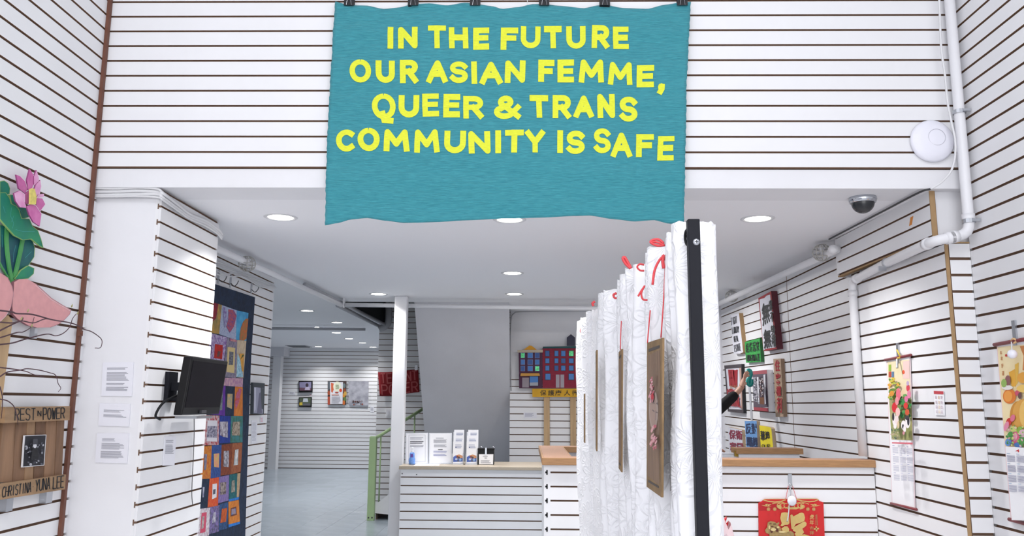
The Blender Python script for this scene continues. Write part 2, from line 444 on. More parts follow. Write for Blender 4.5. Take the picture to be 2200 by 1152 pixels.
# brown corner strip on the left
RUST = mat('rust brown metal strip', '#6f4434', 0.6, noise=0.2, nscale=12)
mb = MB().box((-2.049, 3.680, 0.1), (-2.034, 3.700, ZT))
o = mb.build('trim_1', RUST, loc=(-2.04, 3.68, 0.1)); struct(o)
mb = MB().box((-2.036, 3.664, 1.62), (-2.024, 3.69, 1.645)); mb.lathe((-2.022, 3.67, 1.632), [(0.0, .008), (.006, .006), (.006, 0)], (1, 0, 0), 8)
mb.build('clip', RUST, o)

# left pillar: plaster front, slatted side
PX = -1.738
struct(MB().box((-2.3, 3.75, 0), (PX - 0.022, 4.476, C0 + CS * 3.9)).build('pillar_left', PLASTER, loc=(-1.9, 4.1, 0)))
zc = H + 0.913
w = slat_wall('wall_pillar_side', (PX, 3.752), (PX, 4.476), 0.05, C0 + CS * 4.0, zc, (1, 0), back=0.012, ends=True)
MB().box((PX - 0.026, 3.7495, 0.05), (PX - 0.009, 3.7517, C0 + CS * 3.8)).build('board_edge', SLAT, w)
k = 0
while zc - k * PIT > 0.1:                    # the T-shaped ends of the slots on the board's edge
    z = zc - k * PIT
    mb = MB().box((PX - 0.0165, 3.7488, z - 0.013), (PX - 0.0105, 3.7535, z + 0.013)); mb.box((PX - 0.011, 3.7488, z - 0.0045), (PX, 3.7535, z + 0.0045))
    mb.build('slot_end', GROOVE, w); k += 1

# wall with the quilt
QX = -2.10
struct(MB().box((-2.75, 4.476, 0), (QX - 0.13, 6.686, ceil_z(5))).build('wall_left_deep', PLASTER, loc=(-2.4, 5.6, 0)))
slat_wall('wall_quilt', (QX, 4.476), (QX, 6.686), 0.05, ceil_z(5.6), H + 0.893, (1, 0), back=0.12, ends=False)
# back wall, far left wall, far pillar and its header
slat_wall('wall_back', (-6.6, 16.98), (-2.0, 16.98), 0.0, ceil_z(17), on_y(679, 755.5, 16.98).z, (0, -1))
block('wall_far_left', (-6.7, 3.75, 0), (-6.58, 17.3, 2.5), PLASTER)
block('wall_left_room', (-6.6, 3.7, 0), (-2.3, 3.8, 2.5), PLASTER)
mb = MB().box((-5.16, 16.62, 0), (-5.0, 16.8, 2.25)); o = mb.build('pillar_back', PIPE, loc=(-5.1, 16.7, 0)); struct(o)
block('beam_back', (-6.58, 16.55, 2.25), (-4.93, 16.97, ceil_z(16.6)), GREYSOF)
# wall behind the stair, its return, and the wall behind the building cut-out
slat_wall('wall_stair', (-2.02, 11.13), (-0.19, 11.13), 0.0, 4.6, on_y(826, 950, 11.13).z, (0, -1))
block('wall_stair_return', (-2.02, 11.26, 0), (-1.9, 16.97, 2.5), PLASTER)
zA = on_y(1130, 812, 9.32).z
slat_wall('wall_rear', (-0.19, 9.32), (2.2, 9.32), 0.0, zA, on_y(1130, 904.4, 9.32).z, (0, -1))
block('wall_rear_plaster', (-0.19, 9.322, zA), (2.2, 9.44, ceil_z(9.3)), PLASTER)
block('wall_rear_return', (-0.19, 9.45, 0), (-0.07, 11.12, ceil_z(10)), GREYSOF)
BLOCKW = mat('painted block wall', '#dcdce2', 0.7, bump=0.15, bscale=40)
o = block('wall_rear_right', (1.33, 8.3, 0), (2.3, 8.5, ceil_z(8.4)), BLOCKW)
for r in range(11):                          # painted blocks of that wall, joints recessed
    for c in range(3):
        x0 = 1.335 + c * 0.405 - (0.2 if r % 2 else 0); x1 = min(x0 + 0.397, 1.97); x0 = max(x0, 1.335)
        if x1 - x0 > 0.02: MB().box((x0, 8.294, r * 0.203 + 0.003), (x1, 8.302, r * 0.203 + 0.198)).build('block', BLOCKW, o)

# right side: recessed slatted walls, pilaster, bulkhead
zr2 = on_y(2020, 546.6, 3.785).z
slat_wall('wall_right_inner', (1.925, 3.742), (1.925, 4.787), 0.05, H + 0.738, zr2, (-1, 0), back=0.02, gap=.011)
r2w = COL.objects['wall_right_inner']; MB().box((1.925, 3.736, 0.05), (1.940, 3.7415, H + 0.738)).build('raw_edge', MDFEDGE, r2w)
slat_wall('wall_right_deep', (1.97, 4.80), (1.97, 6.17), 0.05, ceil_z(5.4), H + 0.552 + 0.002, (-1, 0), ph1=H + 0.549)
slat_wall('wall_right_deep', (1.968, 6.174), (1.968, 8.3), 0.05, ceil_z(7.2), H + 0.549, (-1, 0), ph1=H + 0.573)
block('wall_right_core', (1.96, 3.8, 0), (2.3, 4.79, C0 + CS * 4), PLASTER)
zp = on_y(2055, 556, 3.735).z
slat_wall('wall_pilaster', (1.943, 3.735), (2.038, 3.735), 0.05, H + 0.742, zp, (0, -1), back=0.02, gap=.0125)
MB().box((1.943, 3.735, H + 0.7425), (2.038, 3.764, H + 0.749)).build('raw_edge', MDFEDGE, COL.objects['wall_pilaster'])
block('beam_plaster_right', (1.913, 3.775, H + 0.745), (2.3, 3.95, C0 + CS * 3.8), PLASTER)
zb = on_y(1996, 439, 3.762).z
o = slat_wall('bulkhead', (1.884, 3.762), (1.884, 4.93), H + 0.776, ceil_z(4.2), zb, (-1, 0), back=0.018)
MB().box((1.884, 3.757, H + 0.772), (1.908, 3.7615, C0 + CS * 3.7)).build('raw_edge', MDFEDGE, o); MB().box((1.884, 3.757, H + 0.768), (1.914, 4.93, H + 0.7755)).build('raw_edge', MDFEDGE, o)
MB().prism([on_x(x, y, 1.8835) for x, y in ((1956, 467), (1962, 464), (1959, 483), (1953, 486))], (0.0006, 0, 0)).build('orange_tape', pc('#d98a3c'), o)
struct(MB().box((1.884, 4.931, H + 0.768), (1.965, 4.945, ceil_z(4.8))).build('bulkhead_end', SLAT, loc=(1.9, 4.78, H + 0.745)))

# sloping underside of the stair flight
def sof():
    y0, y1 = 8.5, 10.53; z0 = ceil_z(8.5) + 0.1; z1 = 0.0
    xa, xb = on_y(888, 655, 8.5).x, -0.19
    mb = MB().prism([(xa, y0, z0), (xb, y0, z0), (xb, y1, z1), (xa, y1, z1)], (0, 0.14, 0.14))
    return struct(mb.build('stair_soffit', GREYSOF, loc=((xa + xb) / 2, 9.5, 0)))
sof()

# post beside the counter
a = on_y(846, 700, 7.92); b = on_y(873, 700, 7.92)
o = bevel(MB().box((a.x, 7.92, 0), (b.x, 8.03, ceil_z(7.95))).build('post', PIPE, loc=((a.x + b.x) / 2, 7.97, 0)), 0.008)
struct(o)

# ================================================================== LIGHT FITTINGS
LENS = mat('lit diffuser', '#ffffff', 0.5, emit='#fffaf0', estr=DOWNLIGHT)
RIM = mat('white light trim', '#d2d2d6', 0.5)
def downlight_proto():
    r = thing('ceiling_light', '', 'light', (0, 0, 0), 'recessed ceiling lights')
    MB().lathe((0, 0, 0), [(0.067, 0.006), (0.070, -0.003), (0.086, -0.004), (0.092, -0.001), (0.092, 0.004)], n=24).build('trim', RIM, r, smooth=True)
    MB().lathe((0, 0, 0), [(0.0001, -0.0005), (0.068, -0.0005)], n=24).build('lens', LENS, r)
    l = bpy.data.lights.new('lamp_light', 'AREA'); l.shape = 'DISK'; l.size = 0.13; l.energy = LAMP_W; l.color = (1, 0.99, 0.97); l.spread = 2.2
    lo = bpy.data.objects.new('lamp_light', l); COL.objects.link(lo); lo.parent = r; lo.location = (0, 0, -0.006)
    return r
spots = [(603, 467, 'round ceiling light near the left pillar, largest to the left of the teal banner'),
         (1095, 472, 'round ceiling light half hidden by the bottom hem of the teal banner'),
         (1628, 470, 'round ceiling light beside the black dome camera'),
         (1101, 587, 'round ceiling light under the banner, the nearer of the two in line there'),
         (1105, 632, 'round ceiling light just in front of the long white cross pipe'),
         (813, 632, 'round ceiling light near the top of the white square post'),
         (660, 668, 'ceiling light in the back room, nearest the quilt wall'),
         (724, 693, 'ceiling light in the back room below the grey pipes of the shaft edge'),
         (723, 715, 'ceiling light in the back room past the thin pipe, first of the slanting row'),
         (750, 728, 'ceiling light in the back room, second of the slanting row toward the stair wall'),
         (779, 737, 'ceiling light in the back room, third of the slanting row toward the stair wall'),
         (801, 746, 'ceiling light in the back room close against the stair wall corner'),
         (684, 745, 'ceiling light in the back room beside the ceiling vent')]
proto = downlight_proto()
back_l = bpy.data.lights['lamp_light'].copy(); back_l.energy = LAMP_W * .75; back_l.spread = 2.0
for i, (x, y, lab) in enumerate(spots):
    o = proto if i == 0 else copy_tree(proto)
    o.location = on_ceil(x, y, 0.001); o['label'] = lab
    if i >= 7:
        for ch in o.children:
            if ch.type == 'LIGHT': ch.data = back_l
o = copy_tree(proto); o.location = on_ceil(681, 703, 0.001); o.scale = (0.5, 0.5, 1)
for ch in o.children:
    if ch.type == 'LIGHT': ch.data = back_l
o['label'] = 'smallest ceiling light, tucked against the thin cross pipe in the back room'

# dome camera
p = on_ceil(1853, 424)
r = thing('dome_camera', 'black security dome camera with chrome ring on the ceiling', 'camera', p)
MB().lathe(p, [(0.0, -0.0), (0.062, -0.0), (0.066, -0.012), (0.060, -0.028), (0.052, -0.03)], n=24).build('ring', mat('chrome', '#c8ccd2', 0.12, metal=1.0), r, smooth=True)
MB().lathe(p + Vector((0, 0, -0.026)), [(0.054 * math.cos(t * PI / 16), -0.054 * math.sin(t * PI / 16)) for t in range(9)], n=24).build('dome', mat('smoked dome', '#2c2e32', 0.15), r, smooth=True)

# wireless access point
p = on_y(2003, 303, 3.69); n = Vector((0, -1, 0))
r = thing('access_point', 'round white wireless access point on the slats beside the corner pipe', 'router', (p.x, 3.705, p.z - 0.1))
APM = mat('white plastic', '#e8e8f2', 0.35)
MB().lathe((p.x, 3.705, p.z), [(0.085, 0.0), (0.100, 0.008), (0.101, 0.016), (0.093, 0.026), (0.06, 0.035), (0.0, 0.039)], n, 40).build('shell', APM, r, smooth=True)
q = p + Vector((0.012, 0, 0.012))
mb = MB(); mb.tube([(q.x + 0.039 * math.cos(t * PI / 16), 3.705 - 0.0365, q.z + 0.039 * math.sin(t * PI / 16)) for t in range(32)], 0.0012, 6, closed=True)
mb.build('status_ring', mat('grey plastic ring', '#b9b9c4', 0.4), r)

# ================================================================== PIPES AND CABLES
def pipe_thing(name, label, pts, rad, M, cat='pipe', n=12):
    o = MB().tube(pts, rad, n).build(name, M, loc=pts[0], smooth=True); return tag(o, label, cat)
def rounded(pts, r=0.05, n=4):
    out = [Vector(pts[0])]
    for a, b, c in zip(pts, pts[1:], pts[2:]):
        a, b, c = Vector(a), Vector(b), Vector(c); u = (a - b).normalized(); v = (c - b).normalized()
        rr = min(r, (a - b).length * .45, (c - b).length * .45)
        p0, p1 = b + u * rr, b + v * rr
        for i in range(n + 1):
            t = i / n; out.append(p0 * (1 - t) ** 2 + b * 2 * t * (1 - t) + p1 * t * t)
    out.append(Vector(pts[-1])); return out
zcor = on_y(2080, 490, 3.66).z
run = [Vector((2.0, 3.655, 4.75)), Vector((2.0, 3.655, on_y(2082, 502, 3.655).z)), on_y(2006, 518, 3.66), on_x(1905, 565, 1.898), on_x(1832, 604, 1.898)]
run[3].x = 1.898; run.append(Vector((1.898, run[4].y + 0.01, 1.05))); run[4].y += 0.01
t = thing('corner_pipe', 'white pipe down the corner beside the access point, bending along under the bulkhead', 'pipe', run[-1])
MB().tube(rounded(run, 0.05), 0.0235, 14).build('tube', PIPE, t, smooth=True)
for i in (1, 2, 4):
    a, b, c = run[i - 1], run[i], run[i + 1]
    for q in (a, c):
        d = (q - b).normalized(); MB().tube([b + d * 0.055, b + d * 0.09], 0.028, 14).build('coupling', PIPE, t, smooth=True)
for pos, ax in ((Vector((2.0, 3.655, on_y(2052, 241, 3.655).z)), Vector((0, 0, 1))), (Vector((2.0, 3.655, zcor + .03)), Vector((0, 0, 1))), (run[3].lerp(run[2], 0.02), (run[2] - run[3]).normalized())):
    mb = MB().tube([pos - ax * 0.009, pos + ax * 0.009], 0.0285, 14)
    mb.box(pos + Vector((0.0, -0.035, -0.006)), pos + Vector((0.035, -0.027, 0.006))) if ax.z > .9 else mb.box(pos + Vector((-0.05, -0.006, -0.045)), pos + Vector((-0.01, 0.006, -0.02)))
    mb.build('clamp', STEEL, t)

# cable along that pipe to the access point and on into the ceiling corner
pts = [on_y(x, y, 3.618) for x, y in ((2016, -40), (2018, 0), (2022, 100), (2030, 160), (2036, 220), (2044, 262), (2052, 300), (2052, 335), (2043, 368), (2022, 392), (2000, 406))]
def spl(pts, n=6):
    P = [Vector(p) for p in pts]; P = [P[0] * 2 - P[1]] + P + [P[-1] * 2 - P[-2]]; out = []
    for i in range(1, len(P) - 2):
        for k in range(n):
            t = k / n; a, b, c, d = P[i - 1], P[i], P[i + 1], P[i + 2]
            out.append(0.5 * ((2 * b) + (c - a) * t + (2 * a - 5 * b + 4 * c - d) * t * t + (3 * b - a - 3 * c + d) * t ** 3))
    return out + [P[-2]]
pipe_thing('network_cable', 'thin white cable hanging in a curve beside the corner pipe and access point', spl(pts), 0.005, CABLE, 'cable', 6)
pts = [on_y(2000, 406, 3.70)] + [on_x(x, y, 1.83) - Vector((0, 0, 0.0)) for x, y in ((1975, 420), (1900, 455), (1850, 487), (1800, 515), (1782, 528))]
for q in pts[1:]: q.z = ceil_z(q.y) - 0.012
pipe_thing('ceiling_cable', 'thin dark cable tacked along the ceiling above the bulkhead', spl(pts), 0.005, DARKCABLE, 'cable', 6)
# cable bundle over the left pillar
t = thing('cable_bundle', 'bundle of white cables running over the top of the left pillar', 'cables', on_y(300, 412, 3.73))
for k, (dx, dz, rr) in enumerate(((0, 0, .009), (0.0, -.017, .0085), (-.006, .013, .006), (.004, -.028, .005))):
    w1 = [on_y(x, y, 3.735) for x, y in ((199, 412), (250, 411), (300, 411), (340, 412))]
    w2 = [Vector((PX + 0.012, y, z)) for y, z in ((3.745, H + 0.968), (3.9, H + 0.957), (4.05, H + 0.945), (4.25, H + 0.955), (4.42, H + 0.950), (4.50, H + 0.93))]
    pp = [p + Vector((dx, -0.004 * k, dz + random.uniform(-.003, .003))) for p in w1 + w2]
    MB().tube(spl(pp, 5), rr, 7).build('cable', CABLE, t, smooth=True)

# sprinkler line and guards
def cage(t, c, r, mat_, name='guard'):
    mb = MB()
    for k in range(5):
        a = PI * k / 5
        mb.tube([c + Vector((math.cos(a) * math.cos(q * PI / 8) * r, math.sin(a) * math.cos(q * PI / 8) * r, math.sin(q * PI / 8) * r * 0.9)) for q in range(16)], 0.0028, 5, closed=True)
    for zz in (-.5, 0, .5):
        rr = r * math.sqrt(1 - zz * zz); mb.tube([c + Vector((rr * math.cos(q * PI / 8), rr * math.sin(q * PI / 8), zz * r * .9)) for q in range(16)], 0.0028, 5, closed=True)
    mb.build(name, mat_, t)
def sprinkler(label, px, py, Y):
    c = on_y(px, py, Y)
    t = thing('sprinkler', label, 'sprinkler', c, 'caged sprinkler heads')
    MB().lathe(c, [(0.0, .05), (.014, .05), (.014, .01), (.008, 0), (.008, -.02), (.03, -.022), (.03, -.026), (0, -.026)], n=12).build('head', PIPE, t, smooth=True)
    cage(t, c, 0.058, mat('dusty wire guard', '#b4b2ae', 0.6))
a, b = on_z(455, 525, H + 0.93), on_z(735, 654, H + 0.965)
a.x = b.x = -1.90
pipe_thing('sprinkler_pipe', 'white sprinkler pipe running back under the ceiling above the quilt', [Vector((-1.93, 4.5, H + 0.93)), Vector((-1.86, 8.1, H + 0.962))], 0.022, PIPE)
sprinkler('caged sprinkler head on the pipe near the quilt', 531, 567, 5.42)
y0 = 8.12
pipe_thing('cross_pipe', 'long white pipe crossing under the ceiling in front of the stair soffit', [on_y(742, 655, y0), on_y(1000, 659, y0), on_y(1290, 663, y0), Vector((1.3, y0, H + 0.945))], 0.021, PIPE)
mb = MB()
t = thing('pipe_hanger', 'small hanger strap holding the cross pipe left of the post', 'bracket', on_y(739, 650, y0))
q = on_y(739, 655, y0); MB().box(q + Vector((-0.007, -0.025, -0.03)), q + Vector((0.007, 0.025, 0.09))).build('strap', PIPE, t)
for k, (lab, p0, p1, rr) in enumerate((('upper grey pipe along the open shaft edge', (655, 612), (826, 697), .02), ('lower grey pipe along the open shaft edge', (725, 656), (822, 705), .022))):
    A = on_ceil(*p0, 0.04); B = on_ceil(*p1, 0.04)
    pipe_thing('shaft_pipe', lab, [A, B], rr, PIPEGREY)
A = on_y(835, 640, 10.8); B = on_y(835, 697, 10.8); C = on_y(815, 708, 10.8)
pipe_thing('drain_pipe', 'grey drain pipe turning up into the dark shaft', rounded([A + Vector((0, 0, .3)), B, C], 0.08), 0.045, PIPEGREY)
A = on_ceil(586, 706, 0.05); B = on_ceil(785, 708, 0.05)
pipe_thing('back_room_pipe', 'thin grey pipe crossing the back room ceiling', [A + Vector((-1.5, 0, 0)), A, B], 0.02, PIPEGREY)
c = on_ceil(642, 681 + 63, 0.004); t = thing('ceiling_vent', 'small grey air vent in the back room ceiling', 'vent', c)
MB().box(c + Vector((-.2, -.25, -.006)), c + Vector((.2, .25, .004))).build('frame', PIPEGREY, t)
for k in range(5): MB().box(c + Vector((-.17, -.2 + k * .09, -.016)), c + Vector((.17, -.16 + k * .09, -.004))).build('slat', mat('vent slat', '#6f7075', 0.6), t)
t = thing('cable_bundle', 'sagging thin white cables under the sprinkler pipe above the quilt', 'cables', (QX + .03, 5.6, H + .9))
for k in range(4):
    pp = [Vector((QX + .02 + .008 * k, y, H + z + random.uniform(-.006, .006) - .012 * k)) for y, z in ((4.55, .915), (5.0, .90), (5.4, .925 - .02 * k), (5.8, .93), (6.2, .945 - .012 * k), (6.6, .955))]
    MB().tube(spl(pp, 5), .0045, 6).build('cable', CABLE, t, smooth=True)
# right hand sprinkler pipe
pipe_thing('sprinkler_pipe', 'white sprinkler pipe along the ceiling above the protest signs', [Vector((1.86, 4.85, H + 0.925)), Vector((1.80, 8.28, H + 0.945))], 0.023, PIPE)
sprinkler('caged sprinkler head at the near end of the pipe beside the bulkhead', 1766, 543, 5.02)
sprinkler('caged sprinkler head on the pipe above the white protest sign', 1572, 637, 7.35)
c = on_x(1790, 536, 1.81); t = tag(MB().lathe(c, [(0, .03), (.022, .022), (.03, 0), (.022, -.022), (0, -.03)], (0, 1, 0), 14).build('pipe_plug', PIPE, loc=c, smooth=True), 'white round plug on the pipe end beside the bulkhead', 'plug')

# ================================================================== BANNER
def banner_mat():
    M = bpy.data.materials.new('teal crinkled cotton'); M.use_nodes = True; nt = M.node_tree; N = nt.nodes; L = nt.links
    b = N['Principled BSDF']; b.inputs['Roughness'].default_value = 0.9; b.inputs['Sheen Weight'].default_value = 0.15
    tc = N.new('ShaderNodeTexCoord'); mp = N.new('ShaderNodeMapping'); mp.inputs['Scale'].default_value = (12, 1, 120); L.new(tc.outputs['Object'], mp.inputs[0])
    n = N.new('ShaderNodeTexNoise'); n.inputs['Scale'].default_value = 1.6; n.inputs['Detail'].default_value = 6; n.inputs['Distortion'].default_value = 0.6; L.new(mp.outputs[0], n.inputs['Vector'])
    r = N.new('ShaderNodeValToRGB'); r.color_ramp.elements[0].color = lin('#2f8492'); r.color_ramp.elements[1].color = lin('#4199a5')
    r.color_ramp.elements[0].position = .32; r.color_ramp.elements[1].position = .68
    L.new(n.outputs[0], r.inputs[0]); L.new(r.outputs[0], b.inputs['Base Color'])
    bp = N.new('ShaderNodeBump'); bp.inputs['Strength'].default_value = 0.8; bp.inputs['Distance'].default_value = 0.008
    L.new(n.outputs[0], bp.inputs['Height']); L.new(bp.outputs[0], b.inputs['Normal'])
    return M
def interp(tab, x):
    if x <= tab[0][0]: return tab[0][1]
    for (a, u), (b, v) in zip(tab, tab[1:]):
        if x <= b:
            t = (x - a) / (b - a); t = t * t * (3 - 2 * t) * 0.5 + t * 0.5; return u + (v - u) * t
    return tab[-1][1]
BTOP = [(720, 4), (751, 12), (788, 12), (823, 18), (854, 15), (888, 9), (923, 8), (960, 12), (1001, 6), (1021, 9), (1058, 15), (1079, 21), (1115, 17), (1145, 9), (1169, 8), (1201, 12), (1254, 18), (1284, 11), (1299, 9), (1340, 16), (1392, 19), (1427, 11), (1465, 6), (1484, 4)]
BBOT = [(699, 485), (725, 480), (754, 472), (788, 469), (830, 475), (866, 479), (940, 477), (1005, 474), (1080, 470), (1167, 468), (1232, 464), (1267, 463), (1319, 471), (1362, 476), (1405, 473), (1440, 481), (1470, 477)]
BLEFT = [(4, 720), (100, 714), (200, 708), (300, 703), (400, 700), (485, 699)]
BRIGHT = [(4, 1484), (100, 1479), (200, 1474), (250, 1474), (330, 1472), (400, 1471), (477, 1469)]
YB = 3.672
def bwave(x, z):                             # cloth folds, metres out from the hanging plane
    return 0.006 * math.sin(x * 7.3 + 0.8 * z) * (0.4 + 0.6 * max(0, min(1, (2.55 - z) / 1.2))) + 0.003 * math.sin(x * 17 + z * 3) + 0.0025 * math.sin(z * 34 + 3 * math.sin(x * 2.2)) + 0.0015 * math.sin(z * 71 + x * 5)
def bpoint(px, py, lift=0.0):
    p = on_y(px, py, YB); p.y -= bwave(p.x, p.z) + lift; return p
def banner():
    p0 = on_y(1090, 470, YB)
    root = thing('fabric_banner', 'large teal cloth banner with yellow capital letters hanging above the opening', 'banner', p0)
    nx, ny = 110, 84; mb = MB(); V = []
    for j in range(ny + 1):
        t = j / ny
        for i in range(nx + 1):
            s = i / nx
            xt = 720 + 764 * s; xb = 699 + 770 * s
            yt, yb = interp(BTOP, xt), interp(BBOT, xb)
            yl = 4 + 480 * t
            x = interp(BLEFT, yl) * (1 - s) + interp(BRIGHT, yl) * s
            y = yt + (yb - yt) * t
            V.append(bpoint(x + 0.6 * math.sin(y * .35) * (1 if s in (0, 1) else 0), y))
    F = [[j * (nx + 1) + i, j * (nx + 1) + i + 1, (j + 1) * (nx + 1) + i + 1, (j + 1) * (nx + 1) + i] for j in range(ny) for i in range(nx)]
    mb.add(V, F)
    o = mb.build('cloth', banner_mat(), root, smooth=True)
    so = o.modifiers.new('thickness', 'SOLIDIFY'); so.thickness = 0.0015; so.offset = -1
    YEL = mat('yellow cotton letters', '#e4ea3c', 0.85, noise=0.10, nscale=60, bump=0.3, bscale=90, stretch=(1, 1, 5))
    k = 2.304
    A = lambda x: 680 + x / k
    B = lambda x: 1080 + x / k
    Ls = []
    def row(items, f):
        for ch, x0, x1, y0, y1 in items: Ls.append((ch, f(x0), f(x1), y0 / k, y1 / k))
    row([('I', 348, 382, 133, 240), ('N', 403, 500, 133, 239), ('T', 553, 642, 127, 240), ('H', 657, 753, 136, 240), ('E', 776, 855, 138, 246),
         ('O', 165, 273, 296, 412), ('U', 295, 388, 300, 410), ('R', 413, 502, 296, 410), ('A', 545, 648, 300, 410), ('S', 658, 750, 304, 413), ('I', 766, 798, 304, 416), ('A', 810, 920, 307, 418),
         ('Q', 278, 395, 463, 612), ('U', 407, 508, 470, 580), ('E', 525, 608, 463, 578), ('E', 628, 710, 467, 582), ('R', 727, 826, 475, 588), ('&', 878, 1010, 475, 592),
         ('C', 98, 195, 642, 752), ('O', 207, 316, 634, 750), ('M', 334, 460, 640, 750), ('M', 484, 610, 640, 755), ('U', 632, 738, 648, 760), ('N', 755, 862, 650, 762), ('I', 884, 915, 646, 760)], A)
    row([('F', -10, 75, 140, 250), ('U', 88, 187, 132, 243), ('T', 207, 294, 130, 240), ('U', 316, 412, 132, 243), ('R', 439, 526, 126, 240), ('E', 547, 625, 132, 243),
         ('N', 10, 110, 302, 414), ('F', 176, 255, 298, 408), ('E', 272, 353, 297, 408), ('M', 376, 500, 297, 410), ('M', 520, 642, 308, 420), ('E', 663, 748, 325, 432), (',', 763, 805, 413, 468),
         ('T', 136, 228, 474, 586), ('R', 247, 337, 472, 586), ('A', 352, 450, 475, 582), ('N', 470, 557, 467, 586), ('S', 577, 667, 480, 602),
         ('T', 10, 103, 645, 758), ('Y', 113, 208, 648, 758), ('I', 268, 300, 646, 758), ('S', 313, 405, 648, 762), ('S', 450, 536, 636, 760), ('A', 536, 640, 658, 778), ('F', 660, 747, 665, 778), ('E', 764, 845, 675, 796)], B)
    random.seed(3)
    for ch, x0, x1, yt, yb in Ls:
        mb = MB(); w = 12.1
        sk = random.uniform(-.035, .035)
        polys = []
        for n_, st in enumerate(GL[ch]):
            q = [(x0 + w / 2 + px * (x1 - x0 - w) if x1 - x0 > w * 1.3 else (x0 + x1) / 2 + (px - .5) * 2, yb - w / 2 + (yt - yb + w) * py) for px, py in st]
            # strokes run a little past their ends so that corners are square like cut cloth
            if len(q) < 30 and math.hypot(q[0][0] - q[-1][0], q[0][1] - q[-1][1]) > 2:
                for e, i0 in ((0, 1), (-1, -2)):
                    d = Vector((q[e][0] - q[i0][0], q[e][1] - q[i0][1])).normalized() * (w / 2)
                    q[e] = (q[e][0] + d.x, q[e][1] + d.y)
            q = [(a + sk * (b - yb), b) for a, b in q]
            for pl in stroke_polys(q, w * random.uniform(.94, 1.06), 7): polys.append((n_, pl))
        for n_, pl in polys:
            f = [bpoint(a, b, 0.0035 + 0.0003 * n_) for a, b in pl]; mb.poly(f)
        mb.build('letter', YEL, root)
    # binder clips along the top edge
    CL = mat('black binder clip', '#15151a', 0.35)
    WIRE = mat('clip wire', '#b9bcc0', 0.25, metal=1.0)
    first = None
    for n_, px in enumerate((751, 888, 1021, 1169, 1299, 1465)):
        p = bpoint(px, 9); p.y = YB - 0.004
        lab = ['first', 'second', 'third', 'fourth', 'fifth', 'sixth'][n_] + ' black binder clip from the pipe-free end of the teal banner'
        lab = {0: 'black binder clip at the top corner of the teal banner above OUR', 1: 'black binder clip on the banner top edge above the word IN', 2: 'black binder clip on the banner top edge above the word THE',
               3: 'black binder clip on the banner top edge above the middle of FUTURE', 4: 'black binder clip on the banner top edge above the end of FUTURE', 5: 'black binder clip at the top corner of the teal banner nearest the access point'}[n_]
        if first is None:
            r = thing('binder_clip', lab, 'clip', p, 'binder clips holding the banner')
            w = 0.025
            mb = MB(); mb.prism([p + Vector(q) for q in ((-w, -.010, -.012), (w, -.010, -.012), (w, -.006, .022), (-w, -.006, .022))], (0, .004, 0)); mb.prism([p + Vector(q) for q in ((-w, .006, -.012), (w, .006, -.012), (w, .004, .022), (-w, .004, .022))], (0, .004, 0))
            mb.box(p + Vector((-w, -.009, .020)), p + Vector((w, .009, .026))); mb.build('body', CL, r)
            mb = MB(); mb.tube([p + Vector(q) for q in ((-.012, -.011, -.011), (-.009, -.0125, .01), (-.004, -.012, .03), (.004, -.012, .03), (.009, -.0125, .01), (.012, -.011, -.011))], 0.0011, 5); mb.build('wire_handle', WIRE, r)
            first = r
        else:
            r = copy_tree(first); r.location = p; r['label'] = lab
banner()

# ================================================================== LEFT WALL: LOTUS CUT-OUT, BRANCHES, MEMORIAL SIGN
LW = Plane('x', XL, 1)
def cutout(name, P, pts, d, th, M, parent, edge=None):
    mb = MB().prism([P(x, y, d + th) for x, y in pts], -P.n * th, 0, 1 if edge else None)
    return mb.build(name, [M, edge] if edge else M, parent)
def z7(pts): return [(x / 4.43, 360 + y / 4.43) for x, y in pts]
def z8(pts): return [(x / 3.6, 580 + y / 3.6) for x, y in pts]
root = thing('lotus_cutout', 'painted plywood lotus with pink flower, green leaves and pink base on the left wall', 'artwork', LW(70, 690))
GEDGE = pc('#8fb36a'); GR1 = mat('painted green leaf', '#15806a', 0.6, col2='#0f6a55', nscale=9); GR2 = mat('painted dark leaf', '#123f56', 0.6, col2='#0e6b66', nscale=7); GR3 = mat('painted bright leaf', '#1f8b62', 0.6, col2='#157a66', nscale=10)
PK = mat('painted pink', '#d87fb6', 0.6, col2='#c45f9f', nscale=16); PKL = mat('painted light pink', '#eab6d8', 0.6, col2='#dd8fc2', nscale=14); PKB = mat('painted salmon', '#e2a3a5', 0.65, noise=0.08, nscale=30)
YC = mat('painted yellow centre', '#e8d878', 0.7, noise=.2, nscale=70)
def grow(pts, k):                            # a rim a little larger than the shape
    cx = sum(p[0] for p in pts) / len(pts); cy = sum(p[1] for p in pts) / len(pts)
    return [(cx + (x - cx) * k, cy + (y - cy) * k) for x, y in pts]
def leaf(pts, d, M, veins=(), rim=GEDGE):
    o = cutout('leaf', LW, z7(pts), d, 0.008, M, root, rim)
    pr = Print(LW, d + 0.0085)
    q = z7(pts); pr.polys(stroke_polys(q + [q[0]], 1.1), rim)
    for v in veins: pr.polys(stroke_polys(z7(v), 0.55), pc('#4aa7a8'))
    pr.build('painted_edge', o)
leaf([(0, 135), (40, 125), (75, 150), (95, 200), (90, 250), (50, 262), (0, 262)], 0.012, GR1)
leaf([(0, 545), (50, 560), (300, 670), (330, 760), (325, 850), (280, 920), (150, 1060), (90, 1060), (0, 900)], 0.010, GR2, ([(150, 740), (130, 820), (125, 900)], [(300, 800), (260, 840), (240, 860)], [(20, 640), (25, 760)]))
leaf([(95, 260), (140, 260), (260, 390), (275, 470), (210, 492), (180, 420), (110, 340)], 0.014, GR1, ([(190, 400), (210, 430), (205, 460)],))
leaf([(140, 1060), (200, 980), (270, 935), (325, 960), (320, 1010), (270, 1055), (160, 1070)], 0.020, GR3)
